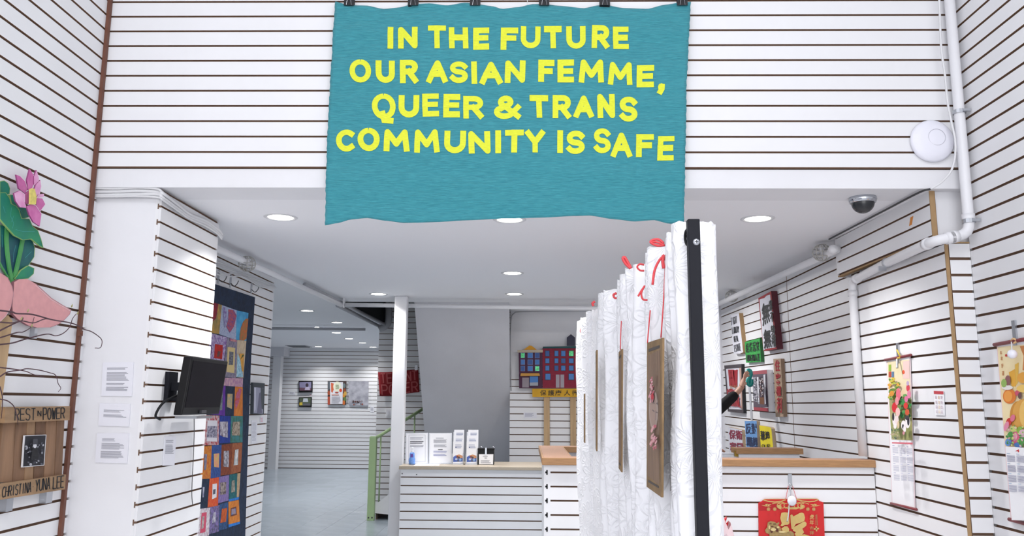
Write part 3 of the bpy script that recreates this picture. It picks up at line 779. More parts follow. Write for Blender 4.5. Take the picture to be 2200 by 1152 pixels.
for st in ([(72, 570), (68, 680), (75, 800), (95, 960), (130, 1110)], [(222, 690), (195, 830), (165, 960), (140, 1060)], [(0, 900), (40, 980), (85, 1050)]):
    w = 30 / 4.43 if st[0][0] else 10 / 4.43
    mb = MB()
    for pl in stroke_polys(z7(st), w): mb.prism([LW(x, y, 0.026) for x, y in pl], -LW.n * 0.006)
    mb.build('stem', mat('painted stem', '#4f9d58', 0.6, col2='#3f8a4c', nscale=12), root)
leaf([(0, 240), (55, 240), (90, 290), (105, 345), (150, 365), (180, 400), (205, 485), (280, 490), (310, 560), (360, 600), (390, 680), (412, 765), (370, 740), (300, 680), (220, 690), (140, 650), (60, 560), (0, 490)], 0.030, GR3,
     ([(110, 380), (100, 460), (130, 530), (120, 580)], [(130, 460), (110, 520)], [(150, 590), (220, 610), (330, 610)], [(30, 370), (50, 430)]))
fl_ = [(([(155, 68), (195, 85), (240, 130), (262, 200), (240, 250), (215, 230), (180, 200)]), PK), ([(285, 15), (320, 70), (325, 150), (300, 215), (270, 215), (258, 120)], PK), ([(350, 25), (372, 110), (345, 180), (325, 160), (322, 90)], PKL),
       ([(385, 120), (392, 180), (375, 262), (350, 272), (325, 215), (345, 160)], PKL), ([(420, 250), (415, 280), (350, 292), (370, 255)], PKL), ([(240, 250), (290, 215), (297, 330), (265, 352), (240, 340)], PK),
       ([(350, 290), (405, 295), (432, 350), (385, 415), (345, 372)], PK), ([(135, 245), (190, 220), (235, 255), (235, 330), (255, 385), (190, 378), (150, 320)], PKL), ([(255, 370), (300, 350), (340, 360), (395, 440), (378, 560), (320, 520), (280, 450)], PK)]
for i, (pts, M) in enumerate(fl_):
    o = cutout('petal', LW, z7(pts), 0.040 + 0.0035 * i, 0.006, M, root, pc('#8e3f74'))
    pr = Print(LW, 0.0465 + 0.0035 * i); q = z7(pts)
    pr.polys(stroke_polys(q[1:4], 1.0), pc('#f0d3e6')); pr.build('painted_edge', o)
cutout('flower_centre', LW, z7([(290, 210), (310, 198), (332, 204), (350, 280), (342, 352), (288, 352)]), 0.076, 0.006, YC, root)
for n_, pts in enumerate(([(110, 95), (150, 72), (210, 70), (280, 110), (340, 165), (400, 220), (480, 270), (550, 310), (540, 342), (500, 385), (450, 422), (390, 445), (290, 447), (220, 430), (140, 382), (100, 340), (95, 280), (105, 170)],
                          [(-40, 10), (0, 20), (60, 60), (95, 130), (105, 190), (85, 290), (50, 350), (0, 400), (-40, 410)])):
    o = cutout('painted_base', LW, z8(pts), 0.026 + 0.004 * n_, 0.012, PKB, root, pc('#8a5a63'))
    pr = Print(LW, 0.0385 + 0.004 * n_); q = z8(pts); pr.polys(stroke_polys(q[3:12] if n_ == 0 else q[1:7], 0.9), pc('#b98d98')); pr.polys(stroke_polys([(x - 1.5, y + 2) for x, y in (q[3:8] if n_ == 0 else q[5:8])], 1.2), pc('#efd0d4')); pr.build('painted_edge', o)
q = LW(72, 720, 0.0)
for px, py in ((72, 716),): MB().box(LW(px - 3, py + 12, 0.0), LW(px + 3, py - 10, 0.02)).build('bracket', STEEL, root)
t = thing('wooden_post', 'pale pine post standing under the pink lotus base on the left wall', 'post', (XL + 0.03, 3.1, 0))
top = [LW(x, y, 0.028) for x, y in z8([(-30, 400), (55, 345), (106, 352), (90, 470)])]
pts = [top[0], top[1], top[2], top[3], LW(15, 803, .028)]
a = LW(27, 690, 0.028); b = LW(2, 880, 0.028)
lo = a + (b - a) * ((0.0 - a.z) / (b.z - a.z))
MB().prism([Vector((XL + .028, lo.y, 0.0)), Vector((XL + .028, a.y, a.z)), Vector((XL + .028, a.y - 0.03, a.z + 0.02)), Vector((XL + .028, a.y - 0.16, a.z - 0.04)), Vector((XL + .028, lo.y - 0.16, 0.0))], (-0.024, 0, 0)).build('plank', PINE, t)

tw = [([(0, 315), (90, 325), (130, 338), (250, 345), (400, 385), (520, 405), (590, 425), (650, 460), (700, 475), (750, 505), (788, 545), (778, 600), (735, 605)], 1.0),
      ([(0, 405), (100, 410), (170, 395), (260, 410), (350, 380), (440, 395), (530, 404)], .9), ([(0, 470), (100, 420), (170, 390), (178, 370)], .9), ([(0, 525), (130, 485), (180, 480), (240, 440), (265, 365)], .8),
      ([(0, 578), (100, 565), (200, 535), (360, 497), (430, 510), (490, 490), (540, 440), (560, 380), (590, 340)], .9), ([(0, 755), (120, 770), (200, 785), (260, 810), (340, 830)], .8),
      ([(0, 825), (60, 790), (160, 775), (210, 765), (300, 775), (380, 795), (430, 815), (450, 880), (470, 915), (450, 945)], .8), ([(0, 1000), (60, 1015), (110, 1060), (130, 1130), (140, 1200)], .7), ([(0, 905), (20, 1000), (10, 1150)], .7)]
r = thing('bare_branches', 'thin bare twigs with small buds sticking out across the lotus base', 'branches', LW(0, 690, 0.1))
TW = mat('twig bark', '#5a4048', 0.8, noise=.3, nscale=40)
for i, (pts, w) in enumerate(tw):
    q = z8(pts); n = len(q)
    P3 = spl([LW(x, y, 0.085 + 0.045 * math.sin(k / n * 3 + i)) if i else LW(x, y, 0.09 + 0.06 * k / n) for k, (x, y) in enumerate(q)], 5)
    o = MB().tube(P3, [0.0035 * w * (1 - 0.6 * k / len(P3)) for k in range(len(P3))], 6).build('twig', TW, r, smooth=True)
for x, y in ((165, 380), (215, 320), (555, 282), (600, 338), (245, 435)):
    p = LW(x / 3.6, 580 + y / 3.6, 0.10); MB().lathe(p, [(0, -.006), (.004, 0), (.002, .007), (0, .012)], (.3, 0, 1), 6).build('bud', pc('#a3a070'), r)

WOODS = [mat('weathered crate wood %d' % i, c, 0.75, noise=0.28, nscale=12, stretch=(1, 2.2, 0.35), bump=0.15, bscale=40) for i, c in enumerate(('#957358', '#82624a', '#9c7c5e', '#7a5b45'))]
WOODH = mat('weathered crate wood across', '#a08161', 0.75, noise=0.3, nscale=12, stretch=(1, 0.35, 2.5), bump=0.15, bscale=40)
def z3(x, y): return (x / 2.797, 740 + y / 2.797)
root = thing('memorial_sign', 'wooden crate sign lettered in black with a black and white photo, under the lotus', 'sign', LW(70, 1060))
xt = [20, 95, 165, 215, 278, 342, 390]; xbm = [-20, 75, 145, 200, 262, 325, 372]
for i in range(6):
    pts = [z3(xt[i] + 2, 440), z3(xt[i + 1] - 2, 440), z3(xbm[i + 1] - 2, 830), z3(xbm[i] + 2, 830)]
    cutout('plank', LW, pts, 0.012 + 0.002 * (i % 3), 0.014, WOODS[i % 4], root)
def lettered(name, quad, rows):
    o = cutout(name, LW, [z3(*p) for p in quad], 0.03, 0.018, WOODH, root)
    pr = Print(LW, 0.0485); random.seed(5)
    for word, TL, TR, BR, BL in rows: pr.brush([word], z3(*TL), z3(*TR), z3(*BR), z3(*BL), 2.1, BLACKPAINT, gap=0.1, jit=0.03)
    for x, y in ((60, 440), (52, 405), (395, 440), (400, 400)): pass
    pr.build('lettering', o); return o
lettered('plank', [(30, 376), (421, 372), (418, 456), (28, 474)], [('REST', (88, 384), (218, 382), (216, 458), (86, 462)), ('N', (226, 400), (250, 400), (249, 432), (225, 432)), ('POWER', (258, 380), (392, 378), (390, 448), (256, 458))])
lettered('plank', [(-60, 850), (397, 782), (391, 872), (-60, 945)], [('CHRISTINA·', (16, 856), (212, 820), (206, 888), (10, 924)), ('YUNA', (214, 812), (306, 797), (302, 872), (210, 890)), ('LEE', (320, 796), (388, 786), (385, 862), (316, 874))])
o = cutout('photograph', LW, [z3(148, 548), z3(279, 543), z3(266, 728), z3(134, 740)], 0.032, 0.006, pc('#d9d9dd'), root)
pr = Print(LW, 0.0385); random.seed(11)
pr.poly([z3(152, 552), z3(275, 547), z3(262, 724), z3(139, 735)], pc('#23232b'))
for k in range(46):
    x, y = random.uniform(155, 262), random.uniform(590, 722); pr.ell(*z3(x, y), random.uniform(1, 3), random.uniform(1.2, 3.4), pc(random.choice(('#8d8f99', '#5b5d68', '#b9bac2', '#3b3c46'))), random.random() * 3, 7)
pr.ell(*z3(210, 610), 4, 5, pc('#c9c9cf')); pr.poly([z3(200, 570), z3(226, 569), z3(228, 600), z3(197, 602)], pc('#3f4048')); pr.poly([z3(196, 625), z3(226, 623), z3(232, 690), z3(186, 692)], pc('#15151a'))
pr.build('print', o)
for x in (35, 276): MB().box(LW(*z3(x - 6, 1000 if x < 100 else 950), 0.0), LW(*z3(x + 6, 930 if x < 100 else 880), 0.03)).build('bracket', STEEL, root)

# ================================================================== PILLAR: TEXT CARDS, SCREEN
CF = Plane('y', 3.75, -1)
def card(name, label, P, quad, d, th, blocks, M=CARD, cat='card', group=None, ink=INK):
    """foam card or sheet with rows of small print; blocks = (v0, v1, u0, u1, rows)"""
    TL, TR, BR, BL = quad
    r = thing(name, label, cat, P(*BL), group)
    o = cutout('sheet', P, quad, d, th, M, r)
    pr = Print(P, d + th + .0004); f = pr.quadmap(*quad)
    for v0, v1, u0, u1, rows in blocks: pr.lines(f(u0, v0), f(u1, v0), f(u1, v1), f(u0, v1), rows, ink)
    if blocks: pr.build('small_print', o)
    return r
random.seed(21)
g = 'text cards on the left pillar'
card('wall_card', 'tall white text card on the left pillar, uppermost of the three', CF, [(221, 779), (287, 778), (283, 852), (217, 851)], 0.001, 0.005, [(.15, .23, .15, .85, 3), (.29, .55, .15, .88, 8), (.61, .68, .15, .8, 2), (.72, .85, .15, .88, 4)], group=g)
card('wall_card', 'short white text card on the left pillar between the two taller cards', CF, [(214, 866), (280, 868), (277, 917), (211, 915)], 0.001, 0.005, [(.28, .40, .15, .82, 3), (.48, .62, .15, .9, 3)], group=g)
card('wall_card', 'white text card on the left pillar, lowest of the three', CF, [(208, 931), (277, 931), (273, 996), (204, 994)], 0.001, 0.005, [(.17, .28, .18, .6, 3), (.33, .55, .17, .9, 6), (.6, .85, .16, .88, 7)], group=g)
PS = Plane('x', PX, 1)
card('wall_card', 'white text card on the slatted pillar side below the black screen', PS, [(354, 938), (379, 938), (375, 1000), (350, 1001)], 0.001, 0.003, [(.12, .22, .12, .8, 3), (.28, .6, .12, .9, 10)], ink=INK)
c = Vector((-1.60, 4.09, on_y(440, 832, 4.09).z))
root = thing('monitor', 'black flat screen on a wall arm at the slatted pillar', 'television', (c.x, c.y, c.z - .14))
yn, yf = 3.86, 4.335
zt, zb_ = on_y(446, 771, 4.09).z, on_y(432, 891, 4.09).z
def tv(x, y, z): return Vector((x, y, z))
lean = 0.030
mb = MB().prism([tv(-1.585 - lean, yn, zb_ - .0), tv(-1.585 - lean, yf, zb_), tv(-1.585, yf, zt), tv(-1.585, yn, zt)], (-0.042, 0, 0)); bevel(mb.build('case', BLACKP, root), .006)
mb = MB().prism([tv(-1.583 - lean * .87, yn + .02, zb_ + .035), tv(-1.583 - lean * .87, yf - .02, zb_ + .035), tv(-1.583 - lean * .06, yf - .02, zt - .02), tv(-1.583 - lean * .06, yn + .02, zt - .02)], (-0.004, 0, 0)); mb.build('screen', mat('dark screen glass', '#1b191e', 0.6, spec=.08), root)
mb = MB().box((-1.612, 4.06, zb_ + .006), (-1.60, 4.12, zb_ + .022)); mb.build('badge', pc('#3a3a40', .3), root)
mb = MB(); mb.box((PX, 3.93, c.z - .07), (PX + .02, 4.03, c.z + .07)); mb.box((PX + .01, 3.96, c.z - .02), (-1.62, 4.0, c.z + .02)); mb.box((-1.645, 3.98, c.z - .08), (-1.63, 4.2, c.z + .08)); mb.build('wall_arm', BLACKM, root)
mb = MB().box((PX + .01, 4.05, zb_ - .02), (-1.62, 4.25, zb_ - .008)); mb.build('shelf_bracket', STEEL, root)
MB().tube(spl([tv(-1.64, 3.9, zb_ + .1), tv(-1.69, 3.83, zb_ + .06), tv(-1.72, 3.82, zb_ - .0), tv(-1.715, 3.86, zb_ - .02)], 6), .006, 7).build('signal_cable', BLACKP, root, smooth=True)
MB().tube(spl([PS(417, 893, .02), PS(417, 940, .012), PS(414, 1010, .012), PS(412, 1060, .01), PS(414, 1085, .008)], 6), .002, 5).build('power_cord', DARKCABLE, root, smooth=True)

# ================================================================== QUILT
QP = Plane('x', QX, 1)
def zA(x, y): return (420 + x / 6.779, 590 + y / 6.779)
def zB(x, y): return (420 + x / 5.759, 760 + y / 5.759)
def zC(x, y): return (410 + x / 5.433, 940 + y / 5.433)
root = thing('patchwork_quilt', 'long patchwork quilt with dark blue border hanging beside the slatted pillar', 'quilt', QP(490, 1150))
NAVY = mat('dark blue batik', '#1f2f4a', 0.9, col2='#16243a', nscale=26, bump=.4, bscale=70)
cl = [QP(410, 597, .028), QP(463, 609, .028), QP(548, 639, .028)]
top = [QP(400, 590, .020), QP(548, 639, .020), QP(540, 760, .020), QP(533, 950, .020), QP(527, 1152, .020), QP(524, 1262, .02), QP(380, 1330, .02)]
MB().prism(top, (-0.012, 0, 0)).build('border', NAVY, root)
def fab(a, b, s=60): return mat('print cloth %s %s %d' % (a, b, s), a, 0.9, col2=b, nscale=s, bump=.3, bscale=90)
def patch(quad, M, insets=(), d=0.0215):
    o = MB().prism([QP(x, y, d) for x, y in quad], (-0.001, 0, 0)).build('patch', M, root)
    for n_, (q, m2) in enumerate(insets):
        k = MB().prism([QP(x, y, d + .0018 + .0012 * n_) for x, y in q], (-0.001, 0, 0)).build('inset', m2, o)
    return o
def qa(*p): return [zA(*v) for v in p]
def qb(*p): return [zB(*v) for v in p]
def qc(*p): return [zC(*v) for v in p]
patch(qa((210, 390), (385, 445), (345, 868), (150, 835)), fab('#c79a4e', '#8c7a4c', 22), [(qa((262, 405), (335, 430), (300, 640), (235, 700)), fab('#9c1f2b', '#6f1d34', 50))])
patch(qa((385, 445), (600, 522), (590, 955), (345, 868)), fab('#b9bfd2', '#8f9cc0', 90), [(qa((480, 505), (560, 520), (600, 600), (560, 760), (500, 850), (450, 760), (480, 640)), fab('#c8584a', '#5a4a8c', 75)), (qa((400, 470), (440, 485), (470, 640), (430, 780), (410, 640)), fab('#7a5f9c', '#aab2cf', 40))])
o = patch(qa((600, 522), (772, 560), (742, 962), (590, 950)), fab('#5cb2d8', '#3f8fc4', 15))
MB().prism([QP(*zA(x, y), .0235) for x, y in ((770, 640), (735, 645), (695, 690), (665, 770), (645, 870), (643, 950), (700, 962), (742, 940))], (-.001, 0, 0)).build('inset', fab('#cf6a3c', '#8f7a4a', 40), o)
patch(qa((150, 838), (232, 860), (228, 1170), (140, 1200)), fab('#a79cc0', '#6a3f7c', 55))
patch([zA(232, 858), zA(462, 915), zB(352, 105), zB(180, 60)], fab('#c9bfd6', '#7a4f9a', 70), [([zA(285, 1012), zA(400, 1030), zB(330, 70), zB(232, 55)], fab('#c9281e', '#a5201c', 30)), ([zA(330, 1115), zA(372, 1122), zB(290, 40), zB(262, 34)], fab('#7d4a3e', '#3d2c44', 60))])
patch([zA(462, 915), zA(610, 955), zB(500, 302), zB(345, 285)], fab('#6d6c80', '#9c8fa2', 60), [([zA(470, 1055), zA(577, 1070), zB(480, 240), zB(385, 228)], pc('#d7c089', .9)), ([zA(497, 1120), zA(555, 1130), zB(465, 140), zB(412, 140)], fab('#8a8a92', '#3d3d4c', 90)), ([zA(505, 930), zA(600, 955), zA(597, 985), zA(500, 965)], fab('#d59a86', '#a65a8c', 40))])
patch([zA(610, 955), zA(742, 965), zB(592, 302), zB(503, 292)], fab('#d3c0a4', '#c0ab90', 30), [(qb((520, 0), (560, 90), (590, 290), (507, 290)), fab('#b9dbe6', '#6fa3c0', 60)), (qb((545, 0), (600, 0), (595, 225), (575, 215)), fab('#dfa54a', '#c98f3c', 20)), (qb((590, 10), (600, 25), (560, 70), (580, 20)), pc('#4c5a30', .9))])
patch(qb((340, 298), (588, 305), (584, 415), (320, 392)), fab('#cfa9b0', '#a97aa0', 40))
patch(qb((200, 398), (372, 400), (365, 770), (150, 745)), fab('#6f36a0', '#5a2c8c', 20), [(qb((318, 480), (338, 480), (330, 700), (300, 700)), fab('#8a8a96', '#4a6a5a', 50))])
patch(qb((376, 402), (490, 406), (474, 772), (364, 770)), NAVY, [(qb((398, 495), (460, 498), (450, 685), (390, 660)), fab('#cba86a', '#9a9a8c', 50))])
patch(qb((490, 406), (584, 416), (584, 772), (474, 770)), fab('#dc8438', '#c46c2c', 20), [(qb((540, 430), (572, 440), (540, 600), (500, 690), (492, 600), (505, 500)), fab('#b46a9c', '#c8502c', 45))])
patch(qb((60, 758), (297, 768), (287, 1130), (60, 1152)), fab('#a81f30', '#c9b9bd', 45), [(qb((150, 825), (272, 828), (265, 1090), (138, 1085)), pc('#d9d6de', .9)), (qb((152, 895), (270, 898), (264, 1042), (144, 1036)), fab('#4a4c66', '#b9b3c4', 70))])
patch(qb((300, 770), (437, 772), (426, 1102), (292, 1112)), fab('#253f9c', '#1d2f7c', 40), [(qb((305, 842), (402, 840), (398, 1040), (345, 1030), (305, 1010)), fab('#d5d2da', '#6a5a6c', 35))])
patch(qb((440, 772), (586, 772), (582, 1097), (430, 1102)), fab('#3f7f86', '#3a6a56', 30), [(qb((462, 845), (552, 842), (548, 1015), (452, 1012)), fab('#c2b5a2', '#6c5a4c', 60))])
patch(qc((100, 95), (245, 92), (230, 482), (90, 488)), fab('#d08a2c', '#b9582c', 50), [(qc((160, 195), (190, 195), (180, 375), (155, 385)), fab('#8a8aa0', '#5a5a70', 40))])
patch(qc((245, 92), (360, 87), (345, 462), (232, 477)), fab('#34589c', '#27407c', 50), [(qc((268, 192), (332, 186), (328, 352), (272, 345)), fab('#e08a7a', '#c9b56a', 35))])
patch(qc((360, 87), (482, 70), (470, 430), (346, 448)), fab('#8c4426', '#6f3422', 40), [(qc((385, 160), (447, 155), (442, 348), (382, 340)), fab('#c9c5d0', '#56505c', 45))])
patch(qc((485, 70), (602, 60), (582, 415), (470, 432)), fab('#a5623c', '#8c4a30', 40), [(qc((518, 145), (556, 138), (550, 320), (500, 328)), fab('#e4e2e6', '#9aa0a0', 20))])
patch(qc((60, 495), (216, 487), (195, 817), (60, 840)), NAVY, [(qc((140, 580), (160, 580), (150, 700), (138, 700)), fab('#c5c3d0', '#7a7a9c', 30))])
patch(qc((220, 482), (327, 466), (317, 798), (196, 818)), fab('#d2452a', '#d9662f', 40), [(qc((255, 545), (305, 538), (300, 700), (250, 722)), pc('#e3e1e6', .9)), (qc((262, 610), (290, 602), (286, 660), (260, 668)), pc('#55586a', .9))])
patch(qc((330, 462), (447, 440), (440, 737), (320, 770)), fab('#8d7ab0', '#75629c', 50), [(qc((345, 528), (415, 520), (410, 662), (345, 672)), fab('#b9a9a2', '#3f343c', 50))])
patch(qc((450, 435), (542, 415), (536, 702), (446, 722)), fab('#1f6f70', '#1a4f5c', 45), [(qc((480, 505), (512, 500), (516, 635), (472, 645)), fab('#b4aca0', '#62645a', 40))])
patch(qc((545, 412), (580, 402), (562, 692), (536, 702)), fab('#c9ad8a', '#a58a6a', 50))
patch(qc((446, 722), (562, 694), (560, 730), (446, 752)), fab('#2c7fd0', '#2566b0', 40))
patch(qc((80, 838), (226, 820), (212, 1145), (70, 1180)), fab('#e2dfe4', '#b9a0ac', 60), [(qc((128, 885), (185, 872), (170, 1105), (110, 1118)), pc('#d0506c', .9)), (qc((136, 925), (160, 920), (148, 1060), (122, 1070)), fab('#c9b8b4', '#9a8a8c', 40))])
patch(qc((226, 815), (337, 790), (325, 1100), (213, 1132)), fab('#8a78b4', '#4a4a5c', 70), [(qc((262, 880), (290, 870), (292, 990), (250, 1000)), fab('#cfcad6', '#8a86a0', 40))])
patch(qc((340, 782), (437, 755), (427, 1062), (328, 1092)), fab('#2f5a94', '#2a3f5c', 60), [(qc((365, 835), (425, 822), (410, 985), (345, 1000)), fab('#d2622c', '#a54a24', 35))])
patch(qc((440, 752), (560, 726), (572, 982), (440, 1017)), fab('#dd8a34', '#c9722c', 30), [(qc((468, 825), (530, 808), (538, 905), (466, 925)), fab('#7d4a3c', '#5a3a3c', 30)), (qc((476, 840), (522, 828), (526, 890), (474, 905)), fab('#6a86c4', '#b08a6a', 40))])
patch(qc((440, 1017), (574, 985), (576, 1010), (440, 1052)), fab('#2c86dd', '#2566b8', 30))
# slat hooks that carry the quilt
for i, (x, y) in enumerate(((468, 603), (494, 612), (539, 625))):
    p = QP(x, y, 0.0); lab = ['metal slat hook at the quilt top nearest the pillar', 'metal slat hook at the middle of the quilt top', 'metal slat hook at the quilt top corner away from the pillar'][i]
    h = thing('slat_hook', lab, 'hook', p, 'hooks carrying the quilt')
    MB().box(p + Vector((0, -.012, -.02)), p + Vector((.006, .012, .07))).build('plate', STEEL, h)
    MB().tube(spl([p + Vector((.006, 0, .01)), p + Vector((.03, 0, -.01)), p + Vector((.05, 0, .005)), p + Vector((.06, 0, .03))], 4), .003, 6).build('prong', DARKCABLE, h)
# framed photo and cards beyond the quilt
root = thing('framed_photo', 'dark framed photograph of a figure by a window beyond the quilt', 'picture', QP(555, 890))
cutout('frame', QP, [(544, 822), (569, 824), (567, 891), (543, 890)], 0.0, 0.02, pc('#3d434a'), root)
pr = Print(QP, .0205); pr.poly([(546, 832), (566, 834), (565, 889), (545, 888)], pc('#9a9bb0')); pr.poly([(560, 833), (567, 835), (566, 880), (561, 878)], pc('#4a4f55')); pr.poly([(557, 845), (560, 843), (563, 888), (552, 888)], pc('#6a6a80')); pr.poly([(546, 833), (550, 833), (549, 880), (546, 886)], pc('#c5c6d6')); pr.build('print', root)
card('wall_card', 'narrow white text card under the dark framed photograph', QP, [(541, 903), (553, 903), (552, 952), (540, 953)], 0.001, .003, [(.1, .9, .1, .9, 14)], ink=pc('#b9b9c6'))
card('wall_card', 'small pink tinged label just under the dark framed photograph', QP, [(559, 896), (566, 896), (566, 908), (559, 908)], 0.001, .003, [(.1, .9, .1, .9, 4)], ink=pc('#d99aa6'))

# ================================================================== BACK ROOM ART
BP = Plane('y', 16.98, -1)
def zD(x, y): return (575 + x / 3.84, 730 + y / 3.84)
def qd(*p): return [zD(*v) for v in p]
r = thing('framed_picture', 'small black framed video still of a person, upper of the pair on the back wall', 'picture', BP(656, 843), 'two small framed pictures on the back wall')
cutout('frame', BP, qd((256, 342), (368, 340), (367, 435), (257, 437)), 0, .04, BLACKP, r)
pr = Print(BP, .041, .001); pr.poly(qd((262, 350), (360, 349), (360, 418), (263, 420)), pc('#8a86a8')); pr.poly(qd((262, 395), (360, 400), (360, 420), (263, 421)), pc('#6a4a5a')); pr.ell(*zD(325, 375), 3.2, 4, pc('#3a2f38')); pr.poly(qd((305, 415), (312, 392), (345, 390), (350, 416)), pc('#b9b0c8')); pr.build('print', r)
r = thing('framed_picture', 'black framed street photograph with a yellow car, lower of the back wall pair', 'picture', BP(656, 876), 'two small framed pictures on the back wall')
cutout('frame', BP, qd((257, 475), (362, 473), (360, 555), (257, 553)), 0, .04, BLACKP, r)
pr = Print(BP, .041, .001); pr.poly(qd((262, 482), (356, 481), (355, 545), (262, 546)), pc('#55604f')); pr.poly(qd((295, 485), (330, 485), (335, 515), (290, 515)), pc('#c9d0da')); pr.poly(qd((262, 520), (286, 516), (288, 540), (262, 542)), pc('#d9c04a')); pr.poly(qd((290, 528), (352, 526), (352, 544), (290, 545)), pc('#6a6a74')); pr.build('print', r)
r = thing('poster', 'food poster with orange and dark edges and a white recipe page on the back wall', 'poster', BP(723, 869))
cutout('sheet', BP, qd((495, 340), (648, 345), (646, 537), (495, 537)), 0, .03, pc('#4a3a38'), r)
pr = Print(BP, .031, .001); pr.poly(qd((495, 470), (515, 470), (515, 537), (495, 537)), pc('#b04a30')); pr.poly(qd((500, 345), (522, 345), (518, 400), (498, 420)), pc('#56606a'))
for x, y, c in ((632, 380, '#6a7a7c'), (635, 420, '#8a4a2c'), (630, 460, '#d98a2c'), (637, 490, '#5a7a3c'), (628, 520, '#c96a2c'), (505, 440, '#9c4a2c'), (640, 445, '#c9a04a')): pr.ell(*zD(x, y), 3, 5, pc(c))
pr.poly(qd((515, 350), (622, 350), (618, 532), (515, 532)), pc('#dcdce4'))
pr.poly(qd((522, 355), (545, 362), (548, 400), (535, 440), (524, 430)), pc('#c9603c')); pr.ell(*zD(575, 388), 9, 11, pc('#e2e4d0')); pr.ell(*zD(602, 418), 3, 3.6, pc('#d2482c')); pr.ell(*zD(570, 436), 4, 1.6, pc('#a5483c'))
pr.lines(zD(560, 370), zD(592, 372), zD(590, 410), zD(560, 408), 5, pc('#8a9a6a')); pr.lines(zD(528, 450), zD(606, 450), zD(606, 462), zD(528, 462), 1, pc('#c9806a')); pr.lines(zD(528, 468), zD(606, 468), zD(600, 524), zD(528, 524), 7, pc('#a9a9b4')); pr.build('print', r)
r = thing('poster', 'grey aerial print with red brown marks at its foot on the back wall', 'poster', BP(771, 871))
cutout('sheet', BP, qd((668, 342), (832, 344), (828, 545), (668, 540)), 0, .03, mat('grey aerial print', '#b4b4be', 0.8, col2='#8f8f9a', nscale=9), r)
pr = Print(BP, .031, .001)
random.seed(4)
for k in range(14): x = random.uniform(705, 785); pr.ell(*zD(x, random.uniform(505, 538)), random.uniform(1.2, 3), random.uniform(.8, 2), pc(random.choice(('#6a3a34', '#8a4a3c', '#4a3434'))), random.random(), 7)
pr.build('print', r)
card('wall_card', 'white label beside the framed pictures on the back wall', BP, qd((176, 428), (228, 430), (228, 455), (176, 453)), .001, .005, [(.2, .8, .1, .9, 3)])
card('wall_card', 'white label under the grey print near the stair wall corner', BP, qd((847, 550), (878, 552), (876, 598), (846, 596)), .001, .005, [(.2, .8, .1, .9, 4)])
card('wall_card', 'pink tinged label between the two small framed pictures', BP, qd((346, 446), (362, 446), (362, 466), (346, 466)), .001, .005, [(.2, .8, .1, .9, 2)], ink=pc('#d98a8a'))

# red cloth banner and switch on the stair wall
SP = Plane('y', 11.13, -1)
r = thing('red_cloth_banner', 'dark red cloth banner lettered TENANT POWER behind the white post', 'banner', SP(858, 850))
def redp(u, v, d):
    x = 814 + 86 * u + 3 * (v - .5) * (1 if u > .5 else 1.2); y = 800 - 5 * u + (51 - 2 * u) * v + 1.2 * math.sin(u * 5)
    return SP(x, y, d + .02 + .01 * math.sin(u * 9 + v * 2))
mb = MB(); n = 20
mb.add([redp(i / n, j / 8, 0) for j in range(9) for i in range(n + 1)], [[j * (n + 1) + i, j * (n + 1) + i + 1, (j + 1) * (n + 1) + i + 1, (j + 1) * (n + 1) + i] for j in range(8) for i in range(n)])
o = mb.build('cloth', mat('dark red cloth', '#8e1822', 0.9, noise=.12, nscale=12), r, smooth=True); so = o.modifiers.new('t', 'SOLIDIFY'); so.thickness = .004
mb = MB(); random.seed(8)
for row, (word, v0, v1) in enumerate((('TENANT', .06, .46), ('POWER', .54, .95))):
    k = len(word)
    for i, ch in enumerate(word):
        a, b = (i + .12) / k * .94 + .04, (i + .86) / k * .94 + .04
        for st in GL[ch]:
            for pl in stroke_polys([(a + (b - a) * x, (v1 + (v0 - v1) * y) * .6) for x, y in st], .035, .05): mb.poly([redp(u, v / .6, .006) for u, v in pl])
mb.build('lettering', mat('faded rose paint', '#b5585a', 0.9), r)
for u in (.4, .95):
    q = redp(u, 0, 0); MB().box(q + Vector((-.02, -.01, -.01)), q + Vector((.02, .02, .06))).build('clip', STEEL, r)
r = thing('light_switch', 'white double light switch plate on the stair wall beside the post', 'switch', SP(837, 896))
bevel(cutout('plate', SP, [(829, 879), (845, 879), (845, 896), (829, 896)], 0, .012, PIPE, r), .003)
for x in (834, 840): cutout('rocker', SP, [(x - 2, 883), (x + 1.8, 883), (x + 1.8, 892), (x - 2, 892)], .012, .006, CARD, r)

# stair: newel, rail, balusters, stringer, steps
GRN = mat('pale green paint', '#a3bd8e', 0.5, noise=.06, nscale=8)
a = on_y(788, 1118, 9.62); b = on_y(800, 938, 9.62)
r = thing('stair_railing', 'pale green stair railing with a thick square newel post at the foot', 'railing', (a.x + .04, 9.62, 0))
nx0, nx1 = on_y(791, 1020, 9.62).x, on_y(806, 1020, 9.62).x
bevel(MB().box((nx0, 9.62, 0), (nx1, 9.70, b.z)).build('newel_post', GRN, r), .006)
for dx in (.02, nx1 - nx0 - .02): MB().lathe((nx0 + dx, 9.62, .035), [(0, .004), (.008, .003), (.01, 0)], (0, -1, 0), 8).build('bolt', DARKCABLE, r)
p0 = on_y(803, 944, 9.72); p1 = on_y(912, 877, 10.3); p2 = p1 + (p1 - p0) * .12
MB().tube([p0, p2], .019, 10).build('handrail', GRN, r, smooth=True)
sl = (p1.z - p0.z) / (p1.x - p0.x)
sx0 = on_y(803, 1087, 9.72); ssl = (on_y(839, 1059, 9.72).z - sx0.z) / (on_y(839, 1059, 9.72).x - sx0.x)
for px in (820, 891):
    x = on_y(px, 900, 9.72 + (px - 803) / 109 * .58).x
    yy = p0.y + (x - p0.x) / (p1.x - p0.x) * (p1.y - p0.y); MB().tube([Vector((x, yy, p0.z + sl * (x - p0.x))), Vector((x, yy, sx0.z + ssl * (x - sx0.x) - .02))], .009, 8).build('baluster', GRN, r, smooth=True)
